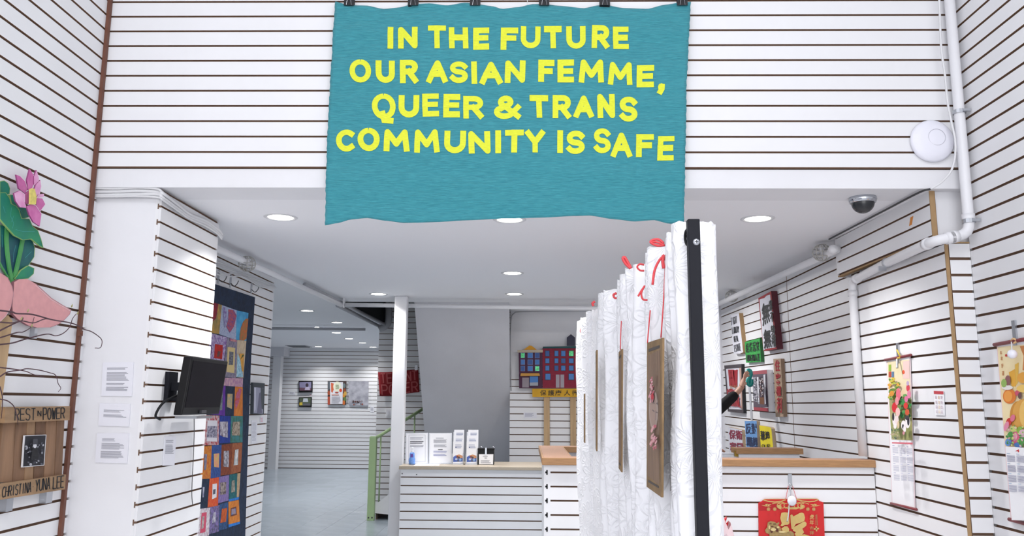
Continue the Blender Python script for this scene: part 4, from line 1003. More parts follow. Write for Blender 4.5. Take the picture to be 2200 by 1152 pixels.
r = thing('staircase', 'white stringer and steps of the stair rising behind the post', 'stairs', (sx0.x, 9.9, 0))
L = 0.54
lo = on_y(803, 1102, 9.72).z
MB().prism([Vector((sx0.x, 9.70, lo)), Vector((sx0.x, 9.70, sx0.z)), Vector((sx0.x + L, 9.70, sx0.z + ssl * L)), Vector((sx0.x + L, 9.70, max(lo - .02, sx0.z + ssl * L - .34))), Vector((sx0.x + .22, 9.70, lo - .02))], (0, .04, 0)).build('stringer', PLASTER, r)
for k in range(2):
    x = sx0.x + .02 + k * .215; z = 0.17 * (k + 1) - .0
    MB().box((x, 9.745, z - .04), (x + .25, 11.1, z)).build('step', mat('dark stair tread', '#4a423e', .8), r)
    MB().box((x, 9.745, max(0, z - .17)), (x + .02, 11.1, z - .04)).build('riser', mat('brown riser', '#5c4c44', .8), r)

# ================================================================== COUNTERS
# low counter
YL_ = 7.72
xl0, xl1 = on_y(860, 1060, YL_).x, on_y(1166, 1060, YL_).x + .5
zl = on_y(1000, 1009.5, YL_).z
r = thing('low_counter', 'low counter clad in white slats beside the white post', 'counter', ((xl0 + xl1) / 2, YL_ + .3, 0))
MB().box((xl0, YL_ + .012, 0), (xl1, YL_ + .55, zl)).build('body', [GROOVE], r)
slats(r, (xl0 - .002, YL_), (xl1, YL_), 0.02, zl, on_y(1000, 1026.4, YL_).z, (0, -1))
for px, py in ((864, 1018), (895, 1020)): MB().lathe(on_y(px, py, YL_), [(0, .002), (.005, .002), (.006, 0)], (0, -1, 0), 8).build('screw', DARKCABLE, r)
zt_ = on_y(1000, 1002.5, YL_ - .03).z
o = MB().box((on_y(857, 1003, YL_ - .03).x, YL_ - .03, zl), (xl1, YL_ + .62, zt_)).build('worktop', STONE, loc=((xl0 + xl1) / 2, YL_ + .3, zl)); bevel(o, .004)
tag(o, 'beige speckled worktop of the low counter carrying sign holders and brochures', 'worktop')
ZL = zt_
# tall counter: a square of slatted fronts with an oak edged top
YT = 4.675
zt1 = on_y(1600, 987.5, YT - .02).z; zt0 = on_y(1600, 1003, YT - .02).z
xt0 = on_y(1169, 1060, YT).x; xt1 = 1.922; YB2 = 5.86
r = thing('tall_counter', 'tall service counter clad in white slats behind the curtain screen', 'counter', (1.0, 5.2, 0))
mb = MB().box((xt0 + .02, YT + .012, 0), (xt1, YT + .12, zt0)); mb.box((xt0 + .012, YT + .12, 0), (xt0 + .12, YB2 + .15, zt0)); mb.box((xt0 + .12, YB2 + .03, 0), (0.75, YB2 + .15, zt0))
mb.build('body', [PLASTER], r)
MB().box((xt0 + .022, YT + .010, 0), (xt1, YT + .0125, zt0)).build('backing', GROOVE, r)
zph = on_y(1600, 1018.7, YT).z
slats(r, (xt0 + .035, YT), (xt1, YT), .02, zt0, zph, (0, -1))
MB().box((xt0 + .004, YT - .0005, 0), (xt0 + .035, YT + .018, zt0)).build('corner_edge', SLAT, r)
MB().box((xt0, YT + .012, 0), (xt0 + .004, YT + .6, zt0)).build('side_panel', SLAT, r)
k = 0
while zph - k * PIT > .1:
    z = zph - k * PIT; mb = MB().box((xt0 + .012, YT - .002, z - .013), (xt0 + .02, YT + .002, z + .013)); mb.box((xt0 + .006, YT - .002, z - .005), (xt0 + .016, YT + .002, z + .005)); mb.build('slot_end', BLACKP, r); k += 1
MB().box((1.48, YB2, 0), (1.9, YB2 + .1, zt0)).build('rear_panel', GREYSOF, r)
wt = thing('worktop', 'red brown laminate counter top with orange oak edging on the tall counter', 'worktop', (1.0, 5.2, zt0))
xa, xb = xt0 - .012, xt1 + .003
def slab(x0, y0, x1, y1): MB().box((x0, y0, zt0 + .003), (x1, y1, zt1)).build('top_panel', OAKTOP, wt)
slab(xa + .01, YT - .01, xb, YT + .14); slab(xa + .01, YT + .14, xa + .165, YB2 + .15); slab(xa + .165, YB2, .75, YB2 + .15); slab(1.475, YB2, xb, YB2 + .15)
def edge(x0, y0, x1, y1): bevel(MB().box((x0, y0, zt0), (x1, y1, zt1 + .001)).build('edging', OAK, wt), .003)
edge(xa, YT - .022, xb, YT - .01); edge(xa - .0, YT - .01, xa + .01, YB2 + .15); edge(xa + .165, YB2 - .012, .75, YB2); edge(1.463, YB2 - .012, xb, YB2); edge(1.463, YB2, 1.475, YB2 + .15); edge(xa + .165, YT + .14, xa + .173, YB2 - .012)
g = thing('counter_gate', 'low white swing gate with a brass hinge between the rear parts of the tall counter', 'gate', (1.2, YB2 + .08, 0))
zg = on_y(1560, 974, YB2 + .06).z
MB().box((.77, YB2 + .05, .1), (1.455, YB2 + .07, zg)).build('panel', GREYSOF, g); MB().box((.77, YB2 + .045, zg - .004), (1.455, YB2 + .075, zg + .004)).build('rail', CARD, g)
q = on_y(1584, 975, YB2 + .03); MB().box(q + Vector((-.02, -.015, -.02)), q + Vector((.012, .012, .02))).build('hinge', mat('brass', '#a98a3c', .35, metal=.9), g)

# ================================================================== THINGS ON THE LOW COUNTER
def zE(x, y): return (860 + x / 10, 910 + y / 10)
def qe(*p): return [zE(*v) for v in p]
CP = Plane('y', YL_ + .28, -1)
ACR = mat('clear acrylic', '#eef2f4', 0.08, alpha=None, trans=.9)
def holder(label, q, blocks, frame):
    r = thing('sign_holder', label, 'sign holder', CP(*q[3]), 'acrylic sign holders on the low counter')
    cutout('acrylic_sheet', CP, q, 0, .003, pc('#d6d9e0', .15), r)
    pr = Print(CP, .0035); f = pr.quadmap(*q)
    pr.poly([f(.04, .02), f(.96, .02), f(.96, .98), f(.04, .98)], PAPER)
    if frame:
        a = [f(.14, .07), f(.87, .07), f(.87, .93), f(.14, .93)]; pr.polys(stroke_polys(a + [a[0]], .45), INK)
    for v0, v1, u0, u1, n_, M in blocks: pr.lines(f(u0, v0), f(u1, v0), f(u1, v1), f(u0, v1), n_, M, ragged=.15)
    pr.build('notice', r)
    a = CP(*q[3]); b = CP(*q[2]); MB().box((a.x, CP.val - .06, ZL + .0005), (b.x, CP.val + .04, ZL + .0035)).build('foot', pc('#d6d9e0', .15), r)
    return r
def fit(q):                                  # bottom edge meets the worktop
    zb = [CP(*p) for p in q]; return q
holder('acrylic sign holder with a framed notice, beside the white post', qe((115, 205), (600, 200), (600, 868), (108, 868)), [(.14, .22, .2, .8, 2, INK), (.26, .36, .2, .8, 2, INKD), (.40, .47, .2, .8, 2, INK)], True)
holder('acrylic sign holder with two paragraphs of text, beside the brochures', qe((618, 205), (1108, 205), (1108, 868), (612, 868)), [(.15, .19, .3, .7, 1, INK), (.21, .33, .2, .8, 5, INK), (.37, .47, .22, .78, 4, INK), (.52, .56, .4, .6, 1, INKD), (.58, .64, .2, .8, 2, pc('#6a6fa8')), (.68, .75, .2, .8, 2, pc('#6a6fa8'))], False)
zb = ZL
p = on_y(885, 996, YL_ + .16); p.z = zb
hgt = on_y(885, 958, YL_ + .16).z - zb
r = thing('sanitizer_bottle', 'small bottle of blue hand gel with white pump in front of the sign holders', 'bottle', p)
BLUE = mat('blue gel bottle', '#6f9ae0', 0.15, noise=.2, nscale=60)
MB().lathe(p, [(0, 0), (.028, .0), (.031, .008), (.031, .05), (.024, .066), (.024, .10), (.020, .108), (.010, .113), (0, .113)], n=20, sx=1.0).build('bottle', BLUE, r, smooth=True)
mb = MB().lathe(p + Vector((0, 0, .113)), [(.011, 0), (.011, .016), (.004, .018), (.004, .036), (.010, .037), (.010, .046), (0, .047)], n=14); mb.box(p + Vector((-.006, -.032, .150)), p + Vector((.006, 0, .158))); mb.build('pump', PIPE, r)
pr = Print(Plane('y', p.y - .0245, -1), 0); a = on_y(885, 978, p.y - .0245); mb = MB(); mb.box((p.x - .012, p.y - .0252, zb + .068), (p.x + .012, p.y - .0235, zb + .098)); mb.build('label', pc('#6a4aa0'), r)
def flat(px, py): return on_z(px, py, ZL + .0012)
r = thing('paper_sheet', 'loose white sheet lying at the front edge of the low counter', 'paper', flat(915, 997))
q = [flat(*zE(x, y)) for x, y in ((285, 912), (830, 908), (850, 848), (370, 848))]
MB().prism(q, (0, 0, -.001)).build('sheet', PAPER, r)
mb = MB()
for k in range(3): y0_ = .25 + k * .2; mb.poly([q[0].lerp(q[3], .55 + k * .12).lerp(q[1].lerp(q[2], .55 + k * .12), u) + Vector((0, 0, .0006 + dz)) for u, dz in ((.25, 0), (.75, 0))] + [q[0].lerp(q[3], .6 + k * .12).lerp(q[1].lerp(q[2], .6 + k * .12), u) + Vector((0, 0, .0006)) for u in (.75, .25)])
mb.build('print', pc('#7f9bd0'), r)
def brochures(label, x0, x1, dxs):
    Y = YL_ + .22; P = Plane('y', Y, -1)
    base = P(x0, 998); r = thing('brochure_holder', label, 'brochure holder', Vector((P((x0 + x1) / 2, 990).x, Y, ZL)), 'brochure holders on the low counter')
    tops = ((140, .045, dxs[2]), (265, .025, dxs[1]), (392, .005, dxs[0]))
    a, b = P(x0, 960).x, P(x1, 960).x
    mb = MB().box((a - .004, Y - .03, ZL + .0005), (b + .004, Y + .05, ZL + .006)); mb.box((a - .004, Y + .05, ZL + .0005), (b + .004, Y + .054, ZL + .30)); mb.box((a - .006, Y - .03, ZL), (a - .003, Y + .05, ZL + .10)); mb.box((b + .003, Y - .03, ZL), (b + .006, Y + .05, ZL + .10))
    mb.build('stand', pc('#d6d9e0', .15), r)
    for k, (yt, back, dx) in enumerate(tops):
        zt = P(x0, 910 + yt / 10).z; q = Plane('y', Y + back - .02, -1)
        A, B = a + dx * .0044, b + dx * .0044
        o = MB().box((A, Y + back - .02, ZL + .008 + .0 * k), (B, Y + back - .016, zt)).build('brochure', PAPER, r)
        def W2(u, v, d): return Vector((A + (B - A) * u, Y + back - .02 - d, zt + (ZL + .008 - zt) * v))
        pr = Print(W2, .0004, .0002); hh = zt - ZL
        pr.lines((.22, .025 / hh), (.92, .025 / hh), (.92, .065 / hh), (.22, .065 / hh), 3, pc('#9aa0bc'), ragged=.2)
        if k == 2:
            pr.ell(.3, .26, .05, .02, pc('#3a4a7a'))
            pr.poly([(.05, .70), (.3, .62), (.6, .60), (.98, .66), (.98, .97), (.05, .97)], pc('#4a64b0'))
            pr.poly([(.3, .63), (.62, .58), (.98, .64), (.98, .74), (.5, .78)], pc('#c9906a'))
            for u, v, s_, c in ((.45, .68, .1, '#7a3a34'), (.6, .72, .12, '#4a4a54'), (.35, .8, .12, '#b9c4d6'), (.75, .82, .13, '#8fb4d6'), (.55, .88, .1, '#5a5a6a')): pr.ell(u, v, s_, s_ * .4, pc(c))
            pr.poly([(.05, .93), (.98, .90), (.98, .985), (.05, .985)], pc('#e8e8ee'))
        pr.build('print', o)
    return r
brochures('stepped holder of white brochures beside the text sign holder', 973.5, 995, (0, .6, 1.2))
brochures('stepped holder of white brochures beside the black box', 1002.5, 1024.5, (0, 0.2, 2.6))
Y = YL_ + .2; P = Plane('y', Y, -1)
a, b = P(1027, 965).x, P(1061.5, 965).x; zt = P(1040, 965).z
r = thing('donation_box', 'black box with a metal clasp and white card, on the low counter', 'box', ((a + b) / 2, Y + .05, ZL))
bevel(MB().box((a, Y, ZL), (b, Y + .11, zt - .008)).build('case', BLACKP, r), .003)
bevel(MB().box((a - .004, Y - .003, zt - .008), (b + .004, Y + .115, zt + .006)).build('lid', BLACKP, r), .003)
q = P(1044, 968); MB().box((q.x - .008, Y - .007, zt - .055), (q.x + .008, Y + .0, zt + .012)).build('clasp', STEEL, r)
for px in (1033, 1059): x = P(px, 960).x; MB().tube([Vector((x - .012, Y + .05, zt + .008)), Vector((x, Y + .05, zt + .02)), Vector((x + .012, Y + .05, zt + .008))], .003, 6).build('hinge', STEEL, r)
o = cutout('card', P, [zE(1690, 662), zE(2000, 662), zE(1992, 882), zE(1690, 880)], .001, .002, PAPER, r)
pr = Print(P, .0035); pr.lines(zE(1770, 700), zE(1910, 700), zE(1910, 722), zE(1770, 722), 1, INK); pr.lines(zE(1810, 735), zE(1875, 735), zE(1875, 758), zE(1810, 758), 1, INKD); pr.lines(zE(1730, 788), zE(1960, 788), zE(1960, 860), zE(1730, 860), 3, INK); pr.build('small_print', o)

# ================================================================== BUILDING CUT-OUT PLACARD
AP = Plane('y', 9.32, -1)
def zF(x, y): return (1080 + x / 5.24, 680 + y / 5.24)
def qf(*p): return [zF(*v) for v in p]
root = thing('building_placard', 'painted cut-out of two town houses over a yellow lettered board on wooden sticks', 'artwork', (AP(1180, 840).x, 9.28, 0))
DB = pc('#2a2740'); BW_ = mat('painted dark plum brick', '#54304a', .8, noise=.15, nscale=30); RB = mat('painted crimson brick', '#93283f', .8, noise=.15, nscale=30); WB = pc('#4a7fc4', .6); WBD = pc('#3c5c9c', .6); GG = mat('green foil', '#5fd08a', .25, col2='#2f8a4c', nscale=60, metal=.4)
zs = 0.03
for i, (x0, x1) in enumerate(((462, 528), (757, 822))):
    a, b = AP(*zF(x0, 920)), AP(*zF(x1, 920)); zt = AP(*zF(x0, 900)).z
    bevel(MB().box((a.x, 9.265, 0), (b.x, 9.29, zt)).build('stick', PINE, root), .003)
o = cutout('board', AP, qf((332, 815), (1110, 812), (1110, 905), (335, 908)), .056, .012, mat('yellow ochre paint', '#d9a522', .7, noise=.1, nscale=14), root)
pr = Print(AP, .069, .0006)
for k, ch in enumerate('保護唐人街'):
    x = 420 + k * 90 - (10 if k == 2 else 0); pr.type(ch, zF(x, 830), zF(x + 72, 830), zF(x + 72, 892), zF(x, 892), pc('#3a3324'))
pr.build('lettering', o)
h = cutout('dark_house', AP, qf((180, 405), (448, 405), (448, 808), (185, 808)), .062, .015, BW_, root)
cutout('cornice', AP, qf((165, 378), (452, 376), (452, 406), (168, 408)), .07, .02, pc('#bcae9a'), root)
cutout('gable', AP, qf((235, 376), (300, 328), (328, 332), (384, 376)), .066, .014, pc('#d99a24'), root)
cutout('shop_awning', AP, qf((205, 640), (412, 640), (420, 670), (198, 672)), .078, .02, pc('#cf9a4a'), root)
def win(parent, x0, y0, x1, y1, M, fr, d=.0775):
    w = cutout('window', AP, qf((x0 - 5, y0 - 5), (x1 + 5, y0 - 5), (x1 + 5, y1 + 5), (x0 - 5, y1 + 5)), d, .003, fr, parent)
    cutout('pane', AP, qf((x0, y0), (x1, y0), (x1, y1), (x0, y1)), d + .003, .002, M, w)
    return w
FR = pc('#7a86b4')
for r_, (y0, y1) in enumerate(((414, 465), (490, 540), (562, 612))):
    for c_, (x0, x1) in enumerate(((207, 246), (285, 335), (367, 410))):
        win(h, x0, y0, x1, y1, GG if (r_, c_) in ((0, 0), (2, 2)) else WB if (r_ + c_) % 2 else WBD, FR)
cutout('door', AP, qf((220, 690), (296, 690), (296, 800), (220, 800)), .077, .003, pc('#9a8f98'), h)
win(h, 305, 676, 398, 780, WB, DB)
cutout('shop_front', AP, qf((305, 745), (398, 742), (398, 780), (305, 780)), .083, .002, pc('#a5a9b4'), h)
h = cutout('red_house', AP, qf((448, 355), (1120, 352), (1120, 806), (450, 806)), .066, .015, RB, root)
cutout('roof_edge', AP, qf((452, 340), (1120, 330), (1120, 356), (452, 360)), .07, .022, pc('#1f4c50'), root)
cutout('water_tower', AP, qf((722, 330), (722, 238), (768, 200), (815, 238), (815, 330)), .066, .012, pc('#3b3a4c'), root)
FR2 = pc('#2c4c5a')
for r_, (y0, y1) in enumerate(((390, 445), (475, 525), (556, 608))):
    for c_, (x0, x1) in enumerate(((482, 524), (586, 624), (660, 704), (748, 796), (860, 900), (960, 1000), (1060, 1100))):
        win(h, x0, y0, x1, y1, GG if (r_, c_) == (0, 3) else WB if (r_ + c_) % 3 else WBD, FR2, .0815)
for x0, x1 in ((482, 536), (745, 800)): win(h, x0, 648, x1, 712, WB, FR2, .0815)
for x0, x1 in ((598, 640), (650, 692)): cutout('door', AP, qf((x0, 655), (x1, 655), (x1, 802), (x0, 802)), .0815, .004, pc('#a89fa8'), h)
pr = Print(AP, .0815, .00001)
mb = []
for k in range(22):
    y = 365 + k * 20
    if y > 800: break
    pr.polys([[zF(455, y), zF(1110, y - 1), zF(1110, y + 1.4), zF(455, y + 2.4)]], pc('#7c2036'))
pr.build('brick_lines', h)
card('wall_card', 'white label on the slats beside the building placard stick', AP, qf((235, 1080), (384, 1082), (382, 1145), (235, 1145)), .001, .004, [(.15, .75, .1, .8, 4)], ink=pc('#9a9ab0'))
pts = [on_y(x, y, 9.30) for x, y in ((1098, 840), (1096, 760), (1098, 690), (1104, 674), (1120, 670), (1200, 669), (1260, 669))]
pipe_thing('wall_cable', 'thin grey cable around the wall above the building placard', spl(pts), .006, PIPEGREY, 'cable', 6)

# ================================================================== PROTEST SIGNS ON THE DEEP RIGHT WALL
RP = Plane('x', 1.97, -1)
def zG(x, y): return (1550 + x / 7.2, 620 + y / 7.2)
def zH(x, y): return (1520 + x / 5.483, 770 + y / 5.483)
def qg(*p): return [zG(*v) for v in p]
def qh(*p): return [zH(*v) for v in p]
def sign(name, label, quad, d, th, M, edge=None, cat='sign', group='protest signs on the right wall'):
    r = thing(name, label, cat, RP(*quad[-1]), group)
    cutout('board', RP, quad, d, th, M, r, edge); return r
random.seed(31)
WP = mat('white sign paint', '#dcdce6', .75, noise=.05, nscale=8)
r = sign('protest_sign', 'narrow white sign lettered FIGHT LUXURY REAL ESTATE in black', qg((135, 415), (270, 380), (335, 985), (290, 1008), (205, 1012), (185, 990)), .0, .04, WP, MDFEDGE)
pr = Print(RP, .041, .001)
for row, (TL, TR, BR, BL) in (('FIGHT', ((145, 455), (235, 425), (240, 535), (155, 575))), ('LUXURY', ((160, 600), (266, 580), (275, 680), (165, 705))), ('REAL', ((188, 745), (255, 722), (270, 815), (195, 835))), ('ESTATE', ((190, 880), (288, 845), (302, 960), (200, 985)))):
    pr.brush([row], zG(*TL), zG(*TR), zG(*BR), zG(*BL), .85, BLACKPAINT, gap=.05, jit=.06)
pr.build('lettering', r)
r = sign('protest_sign', 'white sign with black brushed characters and a ragged red border', qg((570, 150), (768, 40), (858, 935), (650, 970)), .0, .05, REDPAINT, pc('#5a2430'))
pr = Print(RP, .051, .001)
pr.poly(qg((588, 170), (625, 158), (660, 150), (700, 110), (752, 95), (838, 912), (790, 918), (700, 930), (665, 945), (650, 960)), WP)
for ch, TL, TR, BR, BL in (('無', (615, 235), (735, 205), (745, 510), (635, 590)), ('無', (645, 640), (750, 605), (770, 905), (655, 935)), ('業', (725, 195), (780, 165), (790, 330), (735, 350)), ('不', (745, 375), (800, 355), (810, 510), (755, 520)), ('勞', (755, 575), (815, 560), (835, 700), (770, 720)), ('權', (765, 720), (832, 700), (845, 900), (780, 905))):
    pr.type(ch, zG(*TL), zG(*TR), zG(*BR), zG(*BL), BLACKPAINT); pr.type(ch, *[(x + .8, y + .7) for x, y in (zG(*TL), zG(*TR), zG(*BR), zG(*BL))], BLACKPAINT)
pr.build('lettering', r)
r = sign('protest_sign', 'green sign with black characters over the word ORGANIZE', qg((360, 830), (590, 770), (612, 1135), (380, 1150)), .0, .03, mat('green sign paint', '#2f9a44', .7, noise=.06, nscale=8), pc('#2a6a36'))
pr = Print(RP, .031, .001)
for k, ch in enumerate('組織起來'): pr.type(ch, zG(372 + k * 52, 850 - k * 12), zG(420 + k * 52, 838 - k * 12), zG(424 + k * 52, 990 - k * 6), zG(378 + k * 52, 995 - k * 6), BLACKPAINT)
pr.brush(['ORGANIZE'], zG(385, 1030), zG(590, 1005), zG(595, 1120), zG(392, 1128), 1.2, BLACKPAINT, gap=.1, jit=.06); pr.build('lettering', r)
r = sign('protest_sign', 'white sign lettered RENT STRIKE in dripping red with a charcoal border', qh((197, 85), (400, 68), (425, 650), (240, 628)), .0, .03, mat('charcoal paint', '#4a4348', .8), BLACKPAINT)
pr = Print(RP, .031, .001)
pr.poly(qh((218, 125), (390, 115), (410, 605), (255, 600)), WP); pr.poly(qh((372, 115), (396, 112), (412, 600), (395, 602)), pc('#b9988c'))
RED2 = pc('#a3202c')
pr.poly(qh((248, 140), (355, 140), (352, 330), (330, 350), (290, 335), (262, 320)), pc('#b0303a'))
pr.brush(['RENT'], zH(246, 140), zH(360, 140), zH(356, 335), zH(262, 330), 2.8, RED2, gap=.02, jit=.03)
for x in (270, 285, 300, 318, 332, 345): pr.stroke([zH(x, 320), zH(x + 2, 350 + random.uniform(0, 40))], .9, pc('#b5906a'))
pr.brush(['STRIKE'], zH(226, 365), zH(370, 365), zH(396, 575), zH(250, 565), 2.2, RED2, gap=.02, jit=.03)
pr.build('lettering', r)
r = sign('photo_print', 'mounted photograph of a crowd between red bands beside the raised hand', qh((524, 150), (698, 135), (720, 630), (545, 612)), .0, .05, PAPER, PAPER, 'picture', None)
pr = Print(RP, .051, .001)
pr.poly(qh((526, 152), (698, 137), (702, 182), (528, 192)), pc('#a3525c')); pr.poly(qh((528, 192), (702, 182), (720, 575), (543, 585)), pc('#5a4f5c')); pr.poly(qh((543, 575), (718, 588), (720, 630), (545, 612)), pc('#a3404c'))
pr.poly(qh((530, 225), (575, 222), (590, 520), (540, 500)), pc('#9a98a4')); pr.poly(qh((580, 222), (600, 221), (612, 540), (595, 538)), pc('#d9d9e2')); pr.poly(qh((600, 222), (660, 215), (672, 470), (612, 480)), pc('#4f4450')); pr.poly(qh((658, 195), (682, 190), (690, 540), (674, 540)), pc('#d0d0da'))
random.seed(9)
for k in range(34): pr.ell(*zH(random.uniform(535, 580), random.uniform(230, 500)), 1.2, 1.8, pc(random.choice(('#c9c7d0', '#6a6874', '#3f3d48'))), 0, 6)
for k in range(30): pr.ell(*zH(random.uniform(608, 660), random.uniform(240, 450)), 1.2, 1.8, pc(random.choice(('#c9b7b0', '#8a6a6a', '#b9b9c4'))), 0, 6)
pr.poly(qh((618, 460), (664, 460), (668, 545), (620, 540)), pc('#7a4f34')); pr.build('print', r)
r = sign('protest_sign', 'narrow upright cardboard sign with red characters', qh((775, 8), (862, 5), (897, 690), (803, 692)), .0, .03, mat('brown cardboard', '#b39a83', .9, noise=.08, nscale=20), pc('#8f7660'))
pr = Print(RP, .031, .001)
for k, (ch, y0, y1) in enumerate((('住', 20, 150), ('客', 175, 310), ('權', 325, 445), ('利', 460, 640))):
    x0 = 790 + k * 8; pr.type(ch, zH(x0, y0), zH(x0 + 55, y0), zH(x0 + 58, y1), zH(x0 + 4, y1), RED2); pr.type(ch, zH(x0 + 4, y0 + 3), zH(x0 + 59, y0 + 3), zH(x0 + 62, y1 + 3), zH(x0 + 8, y1 + 3), RED2)
pr.build('lettering', r)
for lab, quad, M, txts, inkc in (
    ('white sign with crowded crimson handwriting, first of the bottom row', qh((242, 810), (405, 845), (418, 1105), (255, 1120)), WP, (('保衛', 840, 960), ('家園', 985, 1100)), pc('#8f2a44')),
    ('light blue sign with dark blue characters, middle of the bottom row', qh((438, 740), (578, 740), (592, 1075), (460, 1075)), mat('light blue sign paint', '#6fa0d8', .75, noise=.1, nscale=8), (('反對', 760, 900), ('驅趕', 920, 1050)), pc('#27365c')),
    ('yellow sign with black characters and handwriting, last of the bottom row', qh((610, 790), (735, 812), (752, 830), (775, 1075), (630, 1075)), mat('yellow sign paint', '#ecd92a', .75, noise=.05, nscale=8), (('華埠', 850, 980), ('OUR', 1010, 1060)), BLACKPAINT)):
    r = sign('protest_sign', lab, quad, .0, .03, M, pc('#b9a48a'))
    pr = Print(RP, .031, .001); a, b = quad[0][0], (quad[1][0] + (1.5 if len(quad) == 4 else 0))
    for body, y0, y1 in txts:
        k0 = zH(0, y0)[1]; k1 = zH(0, y1)[1]; sh = (k0 - quad[0][1]) * .07
        x0, x1 = a + 1 + sh, b - 2 + sh
        if body == 'OUR': pr.brush([body], (x0 + 1, k0), (x1 - 1, k0), (x1, k1), (x0 + 1, k1), 1.1, inkc, jit=.08)
        else: pr.type(body, (x0, k0), (x1, k0 + 2), (x1 + 1, k1), (x0 + .8, k1 - 2), inkc); pr.type(body, (x0 + .5, k0 + .4), (x1 + .5, k0 + 2.4), (x1 + 1.5, k1 + .4), (x0 + 1.3, k1 - 1.6), inkc)
    pr.build('lettering', r)

# ================================================================== PERSON PINNING A SIGN
def skin(name, V, Ed, M, parent, root=0, sub=2):
    me = bpy.data.meshes.new(name); base = wloc(parent)
    me.from_pydata([tuple(Vector(v[:3]) - base) for v in V], Ed, []); me.materials.append(M)
    o = bpy.data.objects.new(name, me); COL.objects.link(o); o.parent = parent
    s = o.modifiers.new('skin', 'SKIN'); s.use_smooth_shade = True
    for i, v in enumerate(V):
        d = me.skin_vertices[0].data[i]; d.radius = (v[3], v[4] if len(v) > 4 else v[3]); d.use_root = (i == root)
    o.modifiers.new('sub', 'SUBSURF').levels = sub; o.modifiers['sub'].render_levels = sub
    return o
SKIN = mat('skin', '#c99a84', 0.55, noise=.05, nscale=30); CLOTH = mat('black knit sleeve', '#141419', .9, noise=.2, nscale=40); TROUS = mat('dark trousers', '#23252e', .9); HAIR = mat('dark hair', '#1b1614', .6)
px_, py_ = 1.30, 6.85
root = thing('person', 'person in a black long sleeved top reaching up to the sign wall behind the counter', 'person', (px_, py_, 0))
sh = Vector((1.33, 6.74, 1.275)); el = on_y(1521, 899, 6.66); wr = on_y(1591, 838, 6.72); kn = on_y(1597, 815, 6.73)
V = [(1.30, 6.85, .88, .12, .15), (1.30, 6.85, 1.02, .105, .135), (1.31, 6.85, 1.18, .11, .16), (1.31, 6.85, 1.29, .075, .11), (1.315, 6.85, 1.36, .05), (1.325, 6.85, 1.43, .05),
     (1.35, 6.85, 1.495, .072, .066), (1.35, 6.85, 1.565, .092, .076), (1.34, 6.85, 1.635, .066, .06),
     (sh.x, sh.y, sh.z, .058), (el.x, el.y, el.z, .042), (wr.x, wr.y, wr.z, .026, .022), (kn.x, kn.y, kn.z, .036, .014),
     (1.31, 6.98, 1.27, .058), (1.36, 7.05, 1.02, .042), (1.50, 7.03, .95, .03), (1.58, 7.0, .96, .03, .016),
     (1.30, 6.76, .80, .09), (1.31, 6.75, .46, .06), (1.28, 6.75, .09, .04), (1.38, 6.75, .035, .035, .03), (1.30, 6.94, .80, .09), (1.31, 6.95, .46, .06), (1.28, 6.95, .09, .04), (1.38, 6.95, .035, .035, .03)]
Ed = [(0, 1), (1, 2), (2, 3), (3, 4), (4, 5), (5, 6), (6, 7), (7, 8), (3, 9), (9, 10), (10, 11), (11, 12), (3, 13), (13, 14), (14, 15), (15, 16), (0, 17), (17, 18), (18, 19), (19, 20), (0, 21), (21, 22), (22, 23), (23, 24)]
# raised hand: four fingers and a thumb from the palm
for k, (tx, ty, dz, ml) in enumerate(((1603, 799, .0, 1.0), (1607, 797, .012, 1.05), (1610, 801, .024, 1.0), (1611, 807, .034, .85))):
    t = on_y(tx, ty, 6.735 + dz); b = Vector((kn.x + .004 + .004 * k, kn.y - .012 + .011 * k, kn.z + .012)); m_ = b.lerp(t, .5) + Vector((-.004, 0, .004))
    i = len(V); V += [(b.x, b.y, b.z, .0105), (m_.x, m_.y, m_.z, .0095), (t.x, t.y, t.z, .0075)]; Ed += [(12, i), (i, i + 1), (i + 1, i + 2)]
t = on_y(1604, 822, 6.70); b = wr.lerp(kn, .45) + Vector((.008, -.012, 0)); m_ = b.lerp(t, .5) + Vector((.006, -.006, .006)); i = len(V)
V += [(b.x, b.y, b.z, .014), (m_.x, m_.y, m_.z, .011), (t.x, t.y, t.z, .008)]; Ed += [(11, i), (i, i + 1), (i + 1, i + 2)]
# hanging hand fingers
for k in range(4):
    b = Vector((1.60, 6.98 + .014 * k, .965)); i = len(V); V += [(b.x, b.y, b.z, .010), (b.x + .03, b.y, b.z - .006, .009), (b.x + .05, b.y, b.z - .024, .008)]; Ed += [(16, i), (i, i + 1), (i + 1, i + 2)]
i = len(V); V += [(1.56, 6.975, .975, .012), (1.585, 6.96, .985, .010), (1.605, 6.955, .98, .008)]; Ed += [(15, i), (i, i + 1), (i + 1, i + 2)]
skin('body', V, Ed, SKIN, root)
g = .012
tv_ = lambda a, r, r2=None: (a[0], a[1], a[2], r, r2 or r)
cuff = el.lerp(wr, .90)
V = [(1.30, 6.85, .62, .165, .19), (1.30, 6.85, .80, .16, .19), (1.30, 6.85, 1.02, .14, .17), (1.31, 6.85, 1.18, .125, .175), (1.31, 6.85, 1.30, .105, .15), tv_(sh, .082), tv_(el, .056), tv_(cuff, .042), (1.31, 6.98, 1.27, .084), (1.36, 7.05, 1.02, .058), (1.48, 7.03, .96, .045), (1.315, 6.85, 1.375, .062)]
skin('top', V, [(0, 1), (1, 2), (2, 3), (3, 4), (4, 5), (5, 6), (6, 7), (4, 8), (8, 9), (9, 10), (4, 11)], CLOTH, root)
V = [(1.30, 6.85, .88, .12, .12), (1.30, 6.76, .78, .10), (1.31, 6.75, .46, .072), (1.285, 6.75, .11, .058), (1.30, 6.94, .78, .10), (1.31, 6.95, .46, .072), (1.285, 6.95, .11, .058)]
skin('trousers', V, [(0, 1), (1, 2), (2, 3), (0, 4), (4, 5), (5, 6)], TROUS, root)
